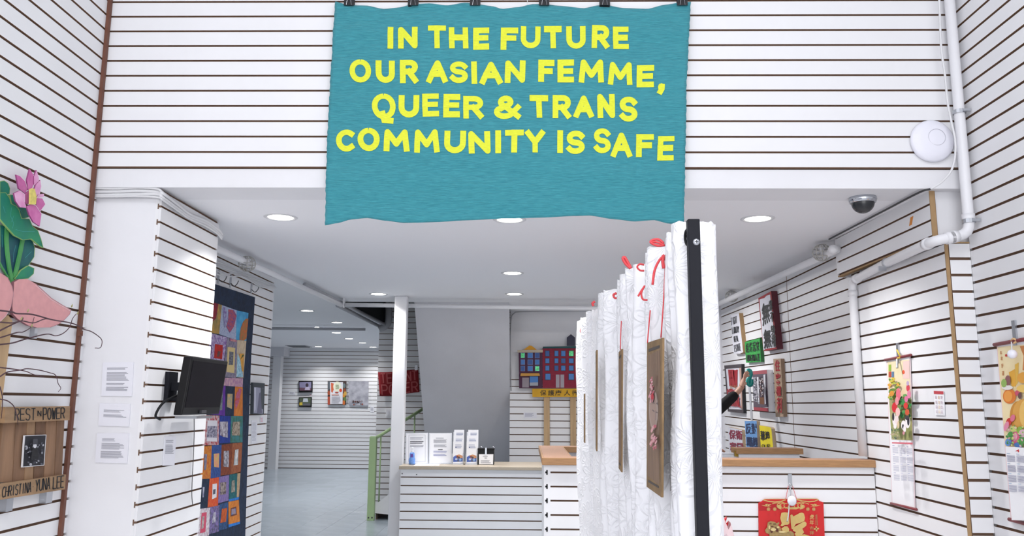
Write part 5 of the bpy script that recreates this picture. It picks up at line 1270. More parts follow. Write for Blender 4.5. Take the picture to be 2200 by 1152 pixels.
skin('hair', [(1.278, 6.85, 1.36, .045), (1.278, 6.85, 1.46, .066, .066), (1.288, 6.85, 1.57, .088, .088), (1.31, 6.85, 1.65, .085, .085), (1.36, 6.85, 1.672, .045)], [(0, 1), (1, 2), (2, 3), (3, 4)], HAIR, root)
mb = MB()
for q, (x, y, z) in enumerate(((1.408, 6.822, 1.562), (1.408, 6.878, 1.562))): mb.lathe((x, y, z), [(0, -.012), (.011, 0), (0, .012)], n=8)
mb.build('eyes', pc('#2a2220'), root)
mb = MB(); mb.lathe((1.410, 6.85, 1.538), [(0, .035), (.012, .0), (.014, -.018), (0, -.026)], n=8); mb.box((1.385, 6.83, 1.490), (1.402, 6.87, 1.499)); mb.build('nose_and_mouth', pc('#b9806e'), root)
a = on_y(1533, 946, 6.72); mb = MB()
mb.prism([Vector((1.47, 6.72, z)) + Vector((dx, 0, 0)) for dx, z in ((-.1, 1.12), (-.03, 1.13), (.005, 1.06), (a.x - 1.475, 1.0), (.035, .92), (.03, .72), (-.1, .70))], (0, .26, 0))
bevel(mb.build('apron', mat('dark red apron', '#5c1a26', .85), root), .02, 3)
c = on_y(1611, 806, 6.80)
r = thing('tape_roll', 'round teal roll held against the wall by the raised hand', 'tape', c)
TEAL = mat('teal plastic', '#1f9c94', .35)
q = [on_y(x, y, 6.80) for x, y in ((1605, 800), (1608, 796), (1612, 798), (1613, 804), (1611, 810), (1608, 815), (1607, 822), (1610, 827), (1614, 824), (1614, 815))]
MB().tube(spl(q, 4), .017, 10).build('roll', TEAL, r, smooth=True)
MB().tube(spl([p + Vector((.006, .012, -.004)) for p in q[4:]], 4), .016, 8).build('shell', mat('dark teal plastic', '#12626a', .4), r, smooth=True)
st = RP; r = tag(cutout('pale_strip', RP, [(1607.5, 829), (1611.5, 828), (1617, 905), (1613, 905)], .004, .002, pc('#aeb0b8', .4), None), 'long pale grey strip running down the slats below the teal roll', 'tape')  # thin pale grey strip lying flat on the slats

# ================================================================== CURTAIN SCREEN
ZC = H + 0.42
def lace_mat():
    M = bpy.data.materials.new('white embossed floral fabric'); M.use_nodes = True; nt = M.node_tree; N = nt.nodes; L = nt.links
    b = N['Principled BSDF']; b.inputs['Base Color'].default_value = lin('#ececf0'); b.inputs['Roughness'].default_value = 0.75
    b.inputs['Subsurface Weight'].default_value = 0.0
    uv = N.new('ShaderNodeUVMap'); uv.uv_map = 'cloth'
    def mth(op, a, v=None, w=None):
        n = N.new('ShaderNodeMath'); n.operation = op
        for i, x in enumerate((a, v, w)):
            if x is None: continue
            if isinstance(x, (int, float)): n.inputs[i].default_value = x
            else: L.new(x, n.inputs[i])
        return n.outputs[0]
    def flowers(scale, off, petals, rad):
        mp = N.new('ShaderNodeMapping'); mp.inputs['Location'].default_value = off; mp.inputs['Scale'].default_value = (scale, scale, 1); L.new(uv.outputs[0], mp.inputs[0])
        vo = N.new('ShaderNodeTexVoronoi'); vo.voronoi_dimensions = '2D'; vo.inputs['Scale'].default_value = 1; vo.inputs['Randomness'].default_value = .75; L.new(mp.outputs[0], vo.inputs['Vector'])
        sb = N.new('ShaderNodeVectorMath'); sb.operation = 'SUBTRACT'; L.new(mp.outputs[0], sb.inputs[0]); L.new(vo.outputs['Position'], sb.inputs[1])
        sp = N.new('ShaderNodeSeparateXYZ'); L.new(sb.outputs[0], sp.inputs[0])
        ang = mth('ARCTAN2', sp.outputs[1], sp.outputs[0]); pet = mth('ABSOLUTE', mth('SINE', mth('MULTIPLY', ang, petals / 2)))
        R = mth('MULTIPLY_ADD', pet, rad * .55, rad * .45)
        d = mth('ABSOLUTE', mth('SUBTRACT', vo.outputs['Distance'], R))
        ridge = mth('SUBTRACT', 1.0, mth('MINIMUM', mth('MULTIPLY', d, 16), 1.0))
        rays = mth('MULTIPLY', mth('POWER', mth('ABSOLUTE', mth('SINE', mth('MULTIPLY', ang, petals * 1.5))), 6), mth('LESS_THAN', vo.outputs['Distance'], mth('MULTIPLY', R, .8)))
        return mth('MAXIMUM', ridge, mth('MULTIPLY', rays, .7))
    h = mth('MAXIMUM', flowers(6.5, (0, 0, 0), 7, .5), mth('MULTIPLY', flowers(10, (3.3, 1.7, 0), 5, .42), .7))
    bp = N.new('ShaderNodeBump'); bp.inputs['Strength'].default_value = .55; bp.inputs['Distance'].default_value = .005; L.new(h, bp.inputs['Height']); L.new(bp.outputs[0], b.inputs['Normal'])
    return M
prof = [(.450, 2.02), (.452, 1.95), (.440, 1.885), (.40, 1.862), (.348, 1.872), (.352, 1.93), (.385, 1.96), (.349, 1.99), (.38, 2.02), (.352, 2.05), (.405, 2.11), (.385, 2.155), (.329, 2.19), (.365, 2.235), (.330, 2.27), (.41, 2.40), (.322, 2.47), (.365, 2.51), (.311, 2.54),
        (.36, 2.61), (.308, 2.66), (.36, 2.73), (.309, 2.79), (.38, 2.92), (.36, 3.0), (.288, 3.03), (.33, 3.09), (.272, 3.14), (.38, 3.4), (.293, 3.69), (.33, 3.73), (.276, 3.76), (.34, 3.9), (.268, 4.03), (.31, 4.12), (.256, 4.2), (.32, 4.28)]
pp = spl([Vector((x, y, 0)) for x, y in prof], 6); arcl = [0.0]
for a, b in zip(pp, pp[1:]): arcl.append(arcl[-1] + (b - a).length)
root = thing('curtain_screen', 'free standing black frame hung with a pleated white floral fabric', 'screen', (.40, 3.0, 0))
nz = 40; V = []; UVS = []
random.seed(2)
tj = [0.010 * math.sin(i * 1.7) * math.sin(i * .37) for i in range(len(pp))]
for j in range(nz + 1):
    t = j / nz
    for i, p in enumerate(pp):
        z = ZC + tj[i] * 0.35 - t * (ZC - .06)
        w = (.012 * math.sin(arcl[i] * 9 + t * 5) * t + .004 * math.sin(t * 20 + i * .4)) * min(1, i / 30)
        V.append(Vector((p.x + w - (.012 * t if i < 14 else 0), p.y + .010 * math.sin(arcl[i] * 5 + t * 3) * t, z))); UVS.append((arcl[i], z))
n = len(pp)
mb = MB(); mb.add(V, [[j * n + i, j * n + i + 1, (j + 1) * n + i + 1, (j + 1) * n + i] for j in range(nz) for i in range(n - 1)])
o = mb.build('fabric', lace_mat(), root, smooth=True)
uvl = o.data.uv_layers.new(name='cloth')
for lp in o.data.loops: uvl.data[lp.index].uv = UVS[lp.vertex_index]
so = o.modifiers.new('thickness', 'SOLIDIFY'); so.thickness = .002; so.offset = 0
yp = 1.815
pa, pb = on_y(1483, 640, yp).x, on_y(1509, 640, yp).x
ztop = on_y(1493, 470, yp).z
bevel(MB().box((pa, yp, 0), (pb, yp + .025, ztop)).build('post', BLACKM, root), .002)
bevel(MB().box((.365, 4.30, 0), (.39, 4.325, ztop)).build('post', BLACKM, root), .002)
MB().tube([Vector((pa + .012, yp + .02, ZC - .035)), Vector((.377, 4.31, ZC - .035))], .009, 8).build('rail', BLACKM, root, smooth=True)
MB().box((pa - .02, yp - .25, 0), (pb + .02, yp + .27, .02)).build('foot', BLACKM, root); MB().box((.35, 4.06, 0), (.405, 4.56, .02)).build('foot', BLACKM, root)
q = on_y(1496, 520, yp); mb = MB().lathe((q.x, yp, q.z), [(0, .004), (.0055, .0035), (.0075, .001), (.008, 0)], (0, -1, 0), 16); mb.build('screw', STEEL, root, smooth=True)
mb = MB(); mb.box((q.x - .004, yp - .0046, q.z - .0008), (q.x + .004, yp - .004, q.z + .0008)); mb.box((q.x - .0008, yp - .0046, q.z - .004), (q.x + .0008, yp - .004, q.z + .004)); mb.build('screw_slot', INKD, root)
q = on_y(1478, 510, yp + .03); mb = MB(); mb.tube([q + Vector((.007 * math.cos(k * PI / 10), 0, .019 * math.sin(k * PI / 10))) for k in range(20)], .003, 6, closed=True); mb.build('ring', BLACKP, root)
a = on_y(1477, 496, yp + .02); b = on_y(1483, 560, yp + .02); MB().box((a.x + .001, yp + .014, b.z), (pa + .003, yp + .024, a.z)).build('bracket', BLACKM, root)

# boards hung on the screen by red ribbons
BWD = mat('weathered brown board', '#8a705c', .75, noise=.3, nscale=10, stretch=(1, 9, .5), bump=.2, bscale=30); BWE = mat('dark tan board rim', '#8f7350', .75, noise=.3, nscale=20)
RIB = mat('red satin ribbon', '#d8434a', .35)
def hung(label, X, q, art):
    P = Plane('x', X, -1)
    TL, TR, BR, BL = q
    r = thing('hanging_board', label, 'artwork', P(*BL), 'wooden boards hung on the curtain screen')
    o = cutout('board', P, q, 0.0, .005, BWE, r)
    pr = Print(P, .0052, .0002); f = pr.quadmap(*q)
    pr.poly([f(.06, .09), f(.86, .07), f(.86, .93), f(.06, .92)], BWD)
    pr.poly([f(.10, .045), f(.82, .04), f(.82, .06), f(.10, .065)], pc('#4c4440')); pr.poly([f(.10, .945), f(.82, .94), f(.82, .955), f(.10, .96)], pc('#4c4440'))
    if art:
        W_, PKP, GRY = pc('#ab978c'), pc('#c9818a'), pc('#6a5c5c')
        pr.ell(*f(.45, .46), 10, 44, W_, .0); pr.ell(*f(.42, .46), 7, 36, pc('#a58c80'))
        for u, v, a, b, c in ((.25, .30, 4, 12, PKP), (.32, .36, 4, 14, PKP), (.22, .38, 3, 12, pc('#e0a0ab')), (.45, .62, 5, 18, PKP), (.38, .67, 5, 14, PKP), (.52, .68, 4, 14, pc('#e0a0ab')), (.28, .27, 3, 9, pc('#e3b9c0'))): [pr.ell(f(u, v)[0] + random.uniform(-.8, .8) * a, f(u, v)[1] + random.uniform(-.9, .9) * b, a * random.uniform(.25, .5), b * random.uniform(.18, .4), random.choice((c, pc('#d9a6a8'), pc('#b9606c'))), random.random()) for q_ in range(9)]
        pr.stroke([f(.36, .415), f(.44, .405), f(.50, .42)], 1.6, GRY); pr.stroke([f(.60, .42), f(.68, .41), f(.74, .425)], 1.6, GRY); pr.stroke([f(.37, .46), f(.5, .47)], 2.2, GRY); pr.stroke([f(.6, .47), f(.72, .475)], 2.2, GRY); pr.stroke([f(.56, .46), f(.58, .52), f(.54, .525)], 1.1, pc('#8a7478')); pr.ell(*f(.55, .565), 3.4, 3.5, pc('#b9606c')); pr.ell(*f(.36, .37), 3, 7, pc('#b9303c'))
    pr.build('painting', o); return r
hung('weathered board painted with a pale face and pink flowers, nearest on the curtain screen', .322, [(1390, 737), (1423, 726), (1421, 1069), (1389, 1046)], True)
hung('narrow looking board on the curtain screen, second from the black post', .297, [(1329, 757), (1335.5, 750), (1334.5, 1015), (1329, 1006)], False)
hung('narrow looking board on the curtain screen, third from the black post', .262, [(1279.5, 756), (1281.5, 752), (1281, 970), (1279.5, 964)], False)
hung('farthest narrow board on the curtain screen, near its far end', .257, [(1254, 848), (1255.3, 846), (1255.3, 952), (1254, 949)], False)
def ribbon(label, strands):
    t0 = on_y(*strands[0][1][0], strands[0][0])
    r = thing('red_ribbon', label, 'ribbon', t0, 'red ribbons on the curtain screen')
    for Y, pts, w in strands:
        Ys = Y if isinstance(Y, (list, tuple)) else [Y] * len(pts)
        p = [on_y(x, y, yy) for (x, y), yy in zip(pts, Ys)]
        if len(p) > 2: p = spl(p, 5)
        MB().tube(p, w, 6).build('strand', RIB, r, smooth=True)
    return r
ribbon('red ribbon bow and ties carrying the nearest painted board', [(2.06, [(1429, 572), (1426, 640), (1420, 726)], .0018), (2.17, [(1397, 667), (1394, 700), (1391, 738)], .0018), (2.08, [(1428, 527), (1412, 528), (1398, 521), (1402, 516), (1415, 515), (1426, 523)], .0035), (2.08, [(1427, 526), (1412, 521), (1400, 519)], .003),
        (2.05, [(1427, 548), (1415, 562), (1406, 583), (1402, 612)], .0035), (2.05, [(1425, 549), (1424, 562), (1426, 577)], .0045), (2.2, [(1385, 614), (1378, 630), (1381, 643), (1391, 645)], .0028), (2.2, [(1384, 616), (1376, 628), (1371, 637)], .003)])
ribbon('red ribbon loops above the second board from the black post', [(2.45, [(1355, 577), (1345, 568), (1338, 556), (1342, 553), (1349, 564), (1356, 577)], .0045), (2.33, [(1384, 569), (1374, 568), (1369, 574), (1375, 581), (1384, 582)], .003), (2.62, [(1335, 690), (1333.5, 720), (1333, 752)], .0018)])
ribbon('small red ribbon bow above the third board', [(2.88, [(1325, 631), (1318, 633), (1320, 640), (1326, 641)], .004), (2.95, [(1324, 629), (1317, 636)], .004)])
ribbon('red ribbon at the far end of the curtain screen', [(3.62, [(1278, 648), (1273, 652), (1275, 658)], .006), (4.12, [(1249, 703), (1247, 712), (1250, 718)], .004), (4.12, [(1251, 725), (1252, 732)], .005)])

# ================================================================== RIGHT WALL HANGINGS
R2 = Plane('x', 1.925, -1); RWP = Plane('x', XR, -1)
ROD = mat('dark red rod', '#7a2f34', .5)
def zI(x, y): return (1880 + x / 5.01, 730 + y / 5.01)
def zJ(x, y): return (1880 + x / 6.067, 920 + y / 6.067)
def zK(x, y): return (2110 + x / 4.267, 690 + y / 4.267)
def qi(*p): return [zI(*v) for v in p]
def qk(*p): return [zK(*v) for v in p]
def rod(P, a, b, d, rr, parent):
    A, B = P(*a, d), P(*b, d); MB().tube([A, B], rr, 10).build('rod', ROD, parent, smooth=True)
root = thing('scroll_calendar', 'long scroll calendar with flowers and piebald puppies, on the slats behind the counter end', 'calendar', R2(1940, 1090))
q = [(1904, 773), (1955.5, 765), (1966.5, 1094), (1916, 1082)]
o = cutout('scroll', R2, q, .004, .0015, pc('#e6d3d8'), root)
pr = Print(R2, .0058, .0003)
pr.poly([(1905.5, 775), (1953.5, 767), (1964.5, 1092), (1917.5, 1081)], PAPER)
pr.poly(qi((132, 240), (368, 212), (405, 1085), (178, 1075)), mat('printed pale sky', '#e9d9c0', .6, col2='#dfd3a0', nscale=6))
pr.poly(qi((150, 640), (392, 640), (405, 1085), (178, 1075)), mat('printed meadow', '#8a9a5a', .6, col2='#b5a878', nscale=9)); pr.poly(qi((300, 235), (368, 225), (372, 420), (300, 420)), pc('#e6c6c0'))
pr.ell(*zI(305, 350), 3, 4.4, pc('#e05a30'))
for x0, y0, x1, y1, c in ((146, 270, 172, 340, '#8fae3c'), (146, 345, 173, 405, '#b5482c'), (178, 345, 202, 405, '#5a7aa0'), (178, 410, 206, 475, '#e0c030')): pr.poly(qi((x0, y0), (x1, y0 - 2), (x1, y1 - 2), (x0, y1)), pc(c))
random.seed(17)
for k in range(46):
    x, y = random.uniform(150, 250), random.uniform(430, 640); pr.ell(*zI(x, y), random.uniform(1.5, 4), random.uniform(2, 5), pc(random.choice(('#7f9a3a', '#a9b040', '#5f8a3c', '#c9b84a', '#d9a03c'))), random.random() * 3, 8)
for k in range(30):
    x, y = random.uniform(250, 385), random.uniform(590, 830); pr.ell(*zI(x, y), random.uniform(2, 4.5), random.uniform(2, 6), pc(random.choice(('#3c8a48', '#2f7a44', '#5fa050'))), random.random() * 3, 8)
for x, y, a, b, c in ((210, 730, 6, 11, '#c8202c'), (250, 590, 5, 14, '#dd6a7c'), (235, 660, 4, 9, '#e08a94'), (355, 520, 4, 8, '#cf3a4c'), (365, 590, 4, 9, '#dd7fa0'), (335, 640, 4, 7, '#d8709a'), (330, 710, 4.5, 7, '#d4302c'), (345, 780, 4.5, 7, '#c9502c'), (245, 780, 5, 10, '#e6b9b4'), (180, 580, 5, 6, '#d08a30'), (352, 470, 3, 5, '#b9a0c0')): pr.ell(*zI(x, y), a, b, pc(c))
for x, y, a, b, c in ((205, 860, 4, 13, '#ece4e4'), (195, 830, 2.5, 9, '#2f2a30'), (235, 870, 4, 11, '#e8d6d4'), (215, 930, 3.5, 6, '#efe8e8'), (250, 920, 2.4, 9, '#d9c09a'), (350, 890, 5.5, 13, '#efe9ea'), (358, 880, 2.6, 9, '#2a2630'), (305, 920, 5, 10, '#f0eaea'), (300, 935, 2, 5, '#2a2630'), (318, 960, 3, 8, '#efe8e8'), (308, 1005, 2.4, 4, '#c98a94'), (345, 840, 4.5, 5, '#35303a')): pr.ell(*zI(x, y), a, b, pc(c))
for k in range(30): x, y = random.uniform(175, 260), random.uniform(960, 1070); pr.ell(*zI(x, y), random.uniform(1, 3), random.uniform(1, 2.5), pc(random.choice(('#5f7a54', '#8a8a6a', '#b9a88a', '#4f6a5a'))), 0, 7)
pr.type('牛年快樂', zI(332, 250), zI(350, 248), zI(356, 380), zI(338, 380), pc('#b9606c')) if False else None
pr.lines(zJ(220, 178), zJ(490, 182), zJ(490, 212), zJ(220, 200), 1, pc('#d06a78'), fill=.8, ragged=0)
for c_ in range(3):
    for r_ in range(4):
        x0 = 226 + c_ * 92 + r_ * 6; y0 = 222 + r_ * 118 + c_ * 6
        pr.lines(zJ(x0, y0), zJ(x0 + 30, y0 + 2), zJ(x0 + 30, y0 + 14), zJ(x0, y0 + 12), 1, pc('#8a8fc0'))
        pr.lines(zJ(x0, y0 + 26), zJ(x0 + 76, y0 + 30), zJ(x0 + 80, y0 + 112), zJ(x0 + 4, y0 + 106), 6, pc('#a9aabf'), ragged=.05)
pr.build('print', o)
rod(R2, (1901, 774), (1957, 763), .01, .007, root); rod(R2, (1914, 1082), (1969, 1095), .008, .0065, root)
p = R2(1930, 760, .004); MB().box(p + Vector((-.004, -.012, -.05)), p + Vector((.004, .012, .055))).build('hook_plate', STEEL, root)
MB().tube(spl([R2(1927, 752, .012), R2(1931, 760, .02), R2(1934, 768, .014), R2(1928, 770, .018)], 4), .004, 6).build('cord', pc('#d9b840'), root, smooth=True)
MB().tube([R2(1927.5, 772, .02), R2(1927.5, 791, .03)], .006, 8).build('hook_prong', STEEL, root)

root = thing('scroll_calendar', 'wide scroll calendar with golden gourds and peonies, a white ball at its hook', 'calendar', RWP(2180, 1120))
q = [(2141, 740), (2232, 726), (2268, 1142), (2172, 1120)]
o = cutout('scroll', RWP, q, .004, .0015, pc('#e9c9cc'), root)
pr = Print(RWP, .0058, .0003)
pr.poly([(2143, 742), (2231, 728), (2266, 1139), (2174, 1118)], PAPER)
pr.poly(qk((140, 238), (500, 205), (560, 1180), (212, 1150)), mat('printed cream gold', '#efdfb4', .6, col2='#e6cfa0', nscale=5))
pr.poly(qk((345, 230), (460, 220), (480, 480), (370, 450), (380, 320)), pc('#c9824a')); pr.poly(qk((245, 470), (300, 440), (310, 600), (270, 600)), pc('#e0a83c')); pr.poly(qk((300, 400), (335, 380), (330, 560), (310, 590)), pc('#dfb24a'))
for k, (x, y) in enumerate(((172, 295), (178, 345), (184, 410), (190, 480))): pr.type('牛年好運'[k], zK(x - 9, y - 20), zK(x + 10, y - 22), zK(x + 10, y + 20), zK(x - 8, y + 20), pc('#b5682a'))
pr.ell(*zK(220, 315), 2.4, 3, pc('#c0342c'))
for x, y, a, b, c in ((250, 690, 14, 16, '#d9782c'), (238, 690, 9, 12, '#e79a44'), (330, 870, 18, 32, '#c98a34'), (380, 860, 24, 34, '#d9a04a'), (400, 850, 14, 30, '#e8bd68'), (230, 610, 12, 5, '#e4e0dc'), (235, 545, 6, 11, '#8a5a5a'), (200, 570, 6, 9, '#8fb05a'), (325, 660, 6, 6, '#c9506a'), (345, 685, 4, 7, '#6a4a4a'), (380, 520, 14, 12, '#e0a040'), (400, 620, 20, 9, '#eac46a')): pr.ell(*zK(x, y), a, b, pc(c), 0, 20)
for x, y, a, b, c in ((245, 925, 6, 9, '#c8302c'), (222, 965, 5, 11, '#dd8aa4'), (280, 890, 5, 8, '#d9708a'), (305, 1070, 9, 14, '#dd6a8a'), (300, 1065, 5, 9, '#e9a0b4'), (290, 990, 8, 6, '#c9d07a'), (345, 1000, 7, 8, '#8fb44a'), (240, 1110, 7, 9, '#5f8fd0'), (330, 1140, 9, 6, '#4f7fc4'), (370, 1030, 8, 9, '#e6c0cc'), (255, 1050, 6, 9, '#4f9a4c'), (360, 1100, 7, 9, '#5fa85a')): pr.ell(*zK(x, y), a, b, pc(c), .3, 12)
random.seed(6)
for k in range(50): pr.ell(*zK(random.uniform(225, 470), random.uniform(960, 1150)), random.uniform(1, 3), random.uniform(1, 3.5), pc(random.choice(('#5fa04c', '#8fc060', '#3f8a44', '#e6b0bc', '#d0d88a'))), random.random() * 3, 7)
def zL(x, y): return (2110 + x / 4.567, 900 + y / 4.567)
pr.poly([zL(228, 272), zL(640, 300), zL(700, 1010), zL(290, 995)], PAPER)
pr.type('4  2021', zL(328, 300), zL(560, 300), zL(560, 340), zL(328, 328), pc('#c8383c'))
for c_ in range(4):
    for r_ in range(4):
        x0 = 242 + c_ * 92 + r_ * 6; y0 = 335 + r_ * 98 + c_ * 6
        pr.lines(zL(x0, y0), zL(x0 + 34, y0 + 3), zL(x0 + 34, y0 + 13), zL(x0, y0 + 10), 1, pc('#8fb0d0'))
        pr.lines(zL(x0, y0 + 20), zL(x0 + 80, y0 + 26), zL(x0 + 84, y0 + 92), zL(x0 + 4, y0 + 86), 6, pc('#9a9bb4'), ragged=.05)
pr.build('print', o)
rod(RWP, (2136, 741), (2236, 723), .012, .008, root); rod(RWP, (2168, 1116), (2272, 1144), .010, .008, root)
p = RWP(2181, 722, .004); MB().box(p + Vector((-.004, -.012, -.04)), p + Vector((.004, .012, .065))).build('hook_plate', STEEL, root)
MB().tube(spl([RWP(2170, 735, .012), RWP(2177, 728, .02), RWP(2184, 733, .016), RWP(2178, 738, .02)], 4), .004, 6).build('cord', pc('#d9b080'), root, smooth=True)
c = RWP(2175, 761, .045); MB().lathe(c, [(.019 * math.cos(t * PI / 12 - PI / 2), .019 * math.sin(t * PI / 12 - PI / 2)) for t in range(13)], n=18).build('ball', APM, root, smooth=True)
MB().tube([RWP(2173, 735, .02), RWP(2174, 752, .04)], .0025, 6).build('ball_string', CABLE, root)
root = thing('date_card', 'small white calendar card with a red header beside the long scroll calendar', 'calendar', R2(2018, 892))
q = [(2006, 840), (2027, 841), (2029, 893), (2009, 892)]
o = cutout('sheet', R2, q, .002, .003, PAPER, root); pr = Print(R2, .0055, .0003); f = pr.quadmap(*q)
pr.poly([f(0, 0), f(1, 0), f(1, .13), f(0, .13)], pc('#b93a44'))
for r_ in range(4):
    for c_ in range(3): u, v = .1 + c_ * .28, .2 + r_ * .2; pr.lines(f(u, v), f(u + .2, v), f(u + .2, v + .13), f(u, v + .13), 3, pc('#b9a0b0') if c_ != 1 else pc('#d9b890'), ragged=.1)
pr.build('print', o)

# red hanging on the counter front
FP = Plane('y', YT, -1)
def zM(x, y): return (1600 + x / 8.115, 1010 + y / 8.115)
def qm(*p): return [zM(*v) for v in p]
root = thing('festive_hanging', 'red card hanging with gold lettering and a white tag on the tall counter front', 'decoration', FP(1700, 1260))
RD = mat('glossy red card', '#cc1c1e', .45, noise=.05, nscale=8); GD = mat('gold print', '#cdb06c', .4, noise=.08, nscale=40)
o = cutout('card', FP, qm((238, 572), (290, 552), (312, 532), (345, 506), (690, 504), (905, 504), (1270, 502), (1300, 540), (1372, 566), (1422, 1900), (250, 1900)), .006, .003, RD, root)
pr = Print(FP, .0093, .0003)
pr.poly(qm((246, 590), (330, 560), (560, 590), (620, 690), (246, 712)), pc('#b01a22'))
S1 = [(322, 522), (400, 545), (520, 560), (640, 545), (725, 518)]; S2 = [(900, 515), (1000, 540), (1120, 555), (1220, 545), (1290, 515)]
for s_ in (S1, S2): pr.stroke([zM(*p) for p in s_], 2.0, GD)
for s_ in ([(345, 508), (520, 505), (700, 506)], [(910, 504), (1100, 503), (1268, 504)], [(480, 590), (560, 575), (650, 560), (720, 590)], [(900, 580), (980, 560), (1060, 575), (1120, 600)]): pr.stroke([zM(*p) for p in s_], 1.4, GD)
for x in (600, 660, 720, 900, 960, 1010):
    pr.polys(stroke_polys([zM(x + 38 * math.cos(t), 625 + 42 * math.sin(t)) for t in [k * .6 for k in range(10)]], 1.3), GD)
pr.polys([qm((560, 620), (620, 600), (640, 690), (600, 680)), qm((700, 650), (980, 650), (900, 688), (760, 688)), qm((1040, 620), (990, 600), (960, 690), (1010, 680))], GD)
for x, dx in ((380, 1), (1230, -1)):
    pr.polys([qm((x - 100 * dx, 612), (x, 622), (x + 90 * dx, 640), (x - 20 * dx, 634)), qm((x - 30 * dx, 600), (x + 20 * dx, 590), (x + 10 * dx, 628)), qm((x + 20 * dx, 600), (x + 90 * dx, 600), (x + 30 * dx, 632))], GD)
for x in (415, 523, 1100, 1203): pr.ell(*zM(x, 684), 4.2, 4.2, pc('#b9704a'), 0, 14)
for k, x in enumerate((415, 523, 1100, 1203)): pr.type('迎春接福'[k], zM(x - 24, 660), zM(x + 24, 660), zM(x + 24, 708), zM(x - 24, 708), GD)
for poly in ([(640, 748), (690, 738), (745, 742), (772, 790), (780, 930), (755, 955), (700, 958), (655, 985), (622, 976), (645, 930), (618, 840)],
             [(795, 792), (812, 776), (834, 784), (846, 812), (960, 750), (1000, 744), (1032, 762), (1052, 830), (1040, 890), (975, 920), (890, 945), (868, 985), (842, 1040), (815, 1025), (802, 920)],
             [(856, 1000), (940, 950), (1010, 910), (1050, 898), (1080, 930), (1072, 975), (1000, 1030), (900, 1090), (840, 1060)],
             [(640, 1020), (690, 985), (745, 985), (775, 1030), (770, 1080), (720, 1095), (660, 1070)], [(870, 1110), (950, 1020), (1010, 1035), (1035, 1090), (980, 1150), (900, 1190)], [(920, 1150), (1040, 1120), (1130, 1150), (1150, 1300), (900, 1320)], [(560, 1330), (1150, 1330), (1130, 1700), (640, 1720)]):
    pr.poly(qm(*poly), GD)
TG = mat('gold print darker', '#a98d58', .45, noise=.3, nscale=60)
pr.poly(qm((352, 1050), (390, 1000), (400, 915), (450, 892), (520, 905), (560, 930), (590, 905), (605, 930), (580, 960), (620, 1000), (645, 1060), (720, 1095), (800, 1060), (860, 1100), (880, 1300), (440, 1320), (430, 1120), (370, 1100)), TG)
for x, y, a, b in ((480, 985, 3, 1.2), (545, 1010, 3, 1.2), (560, 1050, 3.5, 3.5), (470, 1060, 3, 5), (600, 1075, 4, 1.4), (450, 940, 3, 1), (520, 945, 4, 1)): pr.ell(*zM(x, y), a, b, pc('#5c3024'))
for x, y, a, b in ((500, 1040, 6, 3), (430, 1000, 2, 4), (580, 1000, 3, 2), (650, 1080, 8, 2)): pr.ell(*zM(x, y), a, b, pc('#d9c48c'))
for ch, y0, y1 in (('虎', 778, 862), ('年', 876, 955), ('吉', 985, 1040), ('祥', 1060, 1130)): pr.type(ch, zM(1128, y0), zM(1205, y0), zM(1208, y1), zM(1132, y1), GD if y0 < 900 else TG)
pr.lines(zM(1225, 780), zM(1232, 780), zM(1235, 965), zM(1228, 965), 9, TG, fill=.7, ragged=0); pr.lines(zM(1245, 775), zM(1262, 775), zM(1272, 965), zM(1255, 965), 9, TG, fill=.7, ragged=0)
pr.polys([qm((1205, 1020), (1290, 1010), (1295, 1035), (1210, 1045)), qm((1235, 985), (1258, 985), (1265, 1070), (1242, 1070))], GD)
pr.build('print', o)
p0, p1 = FP(*zM(752, 70)), FP(*zM(824, 240))
MB().box((p0.x, YT - .005, p1.z), (p1.x, YT - .0005, p0.z)).build('hook_plate', STEEL, root)
q = FP(*zM(795, 270), .012); mb = MB(); mb.tube([q + Vector((.010 * math.cos(k * PI / 8), 0, .010 * math.sin(k * PI / 8))) for k in range(16)], .0022, 6, closed=True)
mb.tube(spl([FP(*zM(795, 230), .004), FP(*zM(790, 400), .02), FP(*zM(775, 620), .05), FP(*zM(760, 800), .07), FP(*zM(738, 900), .085)], 4), .0035, 7); mb.build('hook_prong', STEEL, root, smooth=True)
for a, b in (((765, 255), (716, 508)), ((835, 285), (905, 508))): MB().tube([FP(*zM(*a), .012), FP(*zM(*b), .010)], .0014, 5).build('cord', RIB, root)
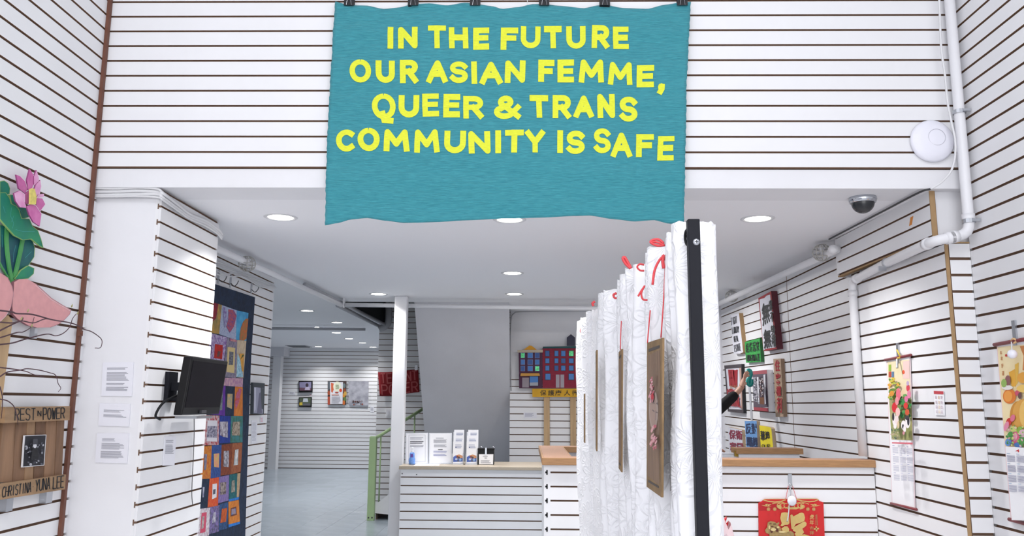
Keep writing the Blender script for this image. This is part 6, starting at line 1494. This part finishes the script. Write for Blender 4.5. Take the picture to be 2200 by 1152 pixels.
MB().tube([FP(*zM(808, 290), .02), FP(*zM(812, 440), .055)], .0008, 5).build('tag_wire', STEEL, root)
c = FP(*zM(824, 540), .06); MB().lathe(c, [(0, .004), (.02, .0035), (.027, 0), (.02, -.0035), (0, -.004)], (0.15, -1, 0), 24, sx=1).build('tag', APM, root, smooth=True)
o_ = root.children[-1]
for v in o_.data.vertices: v.co.x = (v.co.x - (c.x - root.location.x)) * .62 + (c.x - root.location.x)
for v in o_.data.vertices: v.co.z = (v.co.z - (c.z - root.location.z)) * .98 + (c.z - root.location.z)

# paper wrapped red flowers beside the curtain, hanging low on the counter front
c = on_y(1505, 1198, 4.5)
root = thing('red_flower_bouquet', 'red paper flowers in pale pink tissue, low on the counter beside the black post', 'bouquet', c)
mb = MB(); n = 22
ring = [[c + Vector((rr * math.cos(2 * PI * k / n), -.06 + rr * .6 * math.sin(2 * PI * k / n), z + (.028 * math.sin(k * 2.4) + .012 * math.sin(k * 5)) * jag)) for k in range(n)] for rr, z, jag in ((.02, -.30, 0), (.09, -.05, .2), (.165, .12, .6), (.15, .185, 1))]
base = len(mb.v); mb.v += [p for rg in ring for p in rg]
for j in range(3):
    for k in range(n): mb.f.append([j * n + k, j * n + (k + 1) % n, (j + 1) * n + (k + 1) % n, (j + 1) * n + k]); mb.m.append(0)
mb.build('tissue_wrap', mat('pale pink tissue', '#ecd3d8', .6), root)
random.seed(12); FLR = [mat('red flower paper', '#c8202c', .7), mat('bright red flower paper', '#e0434a', .7)]
for k in range(26):
    a = random.random() * 6.3; rr = random.random() ** .5 * .125; p = c + Vector((rr * math.cos(a), -.06 + rr * .6 * math.sin(a), .145 + random.uniform(-.01, .04)))
    mb = MB()
    for j in range(5):
        t = j * 2 * PI / 5 + a; d1 = Vector((math.cos(t), math.sin(t) * .8, .6)) * .024; d2 = Vector((math.cos(t + .7), math.sin(t + .7) * .8, .5)) * .026
        mb.poly([p, p + d1, p + (d1 + d2) * .75 + Vector((0, 0, .012)), p + d2])
    mb.build('flower', FLR[k % 2], root)
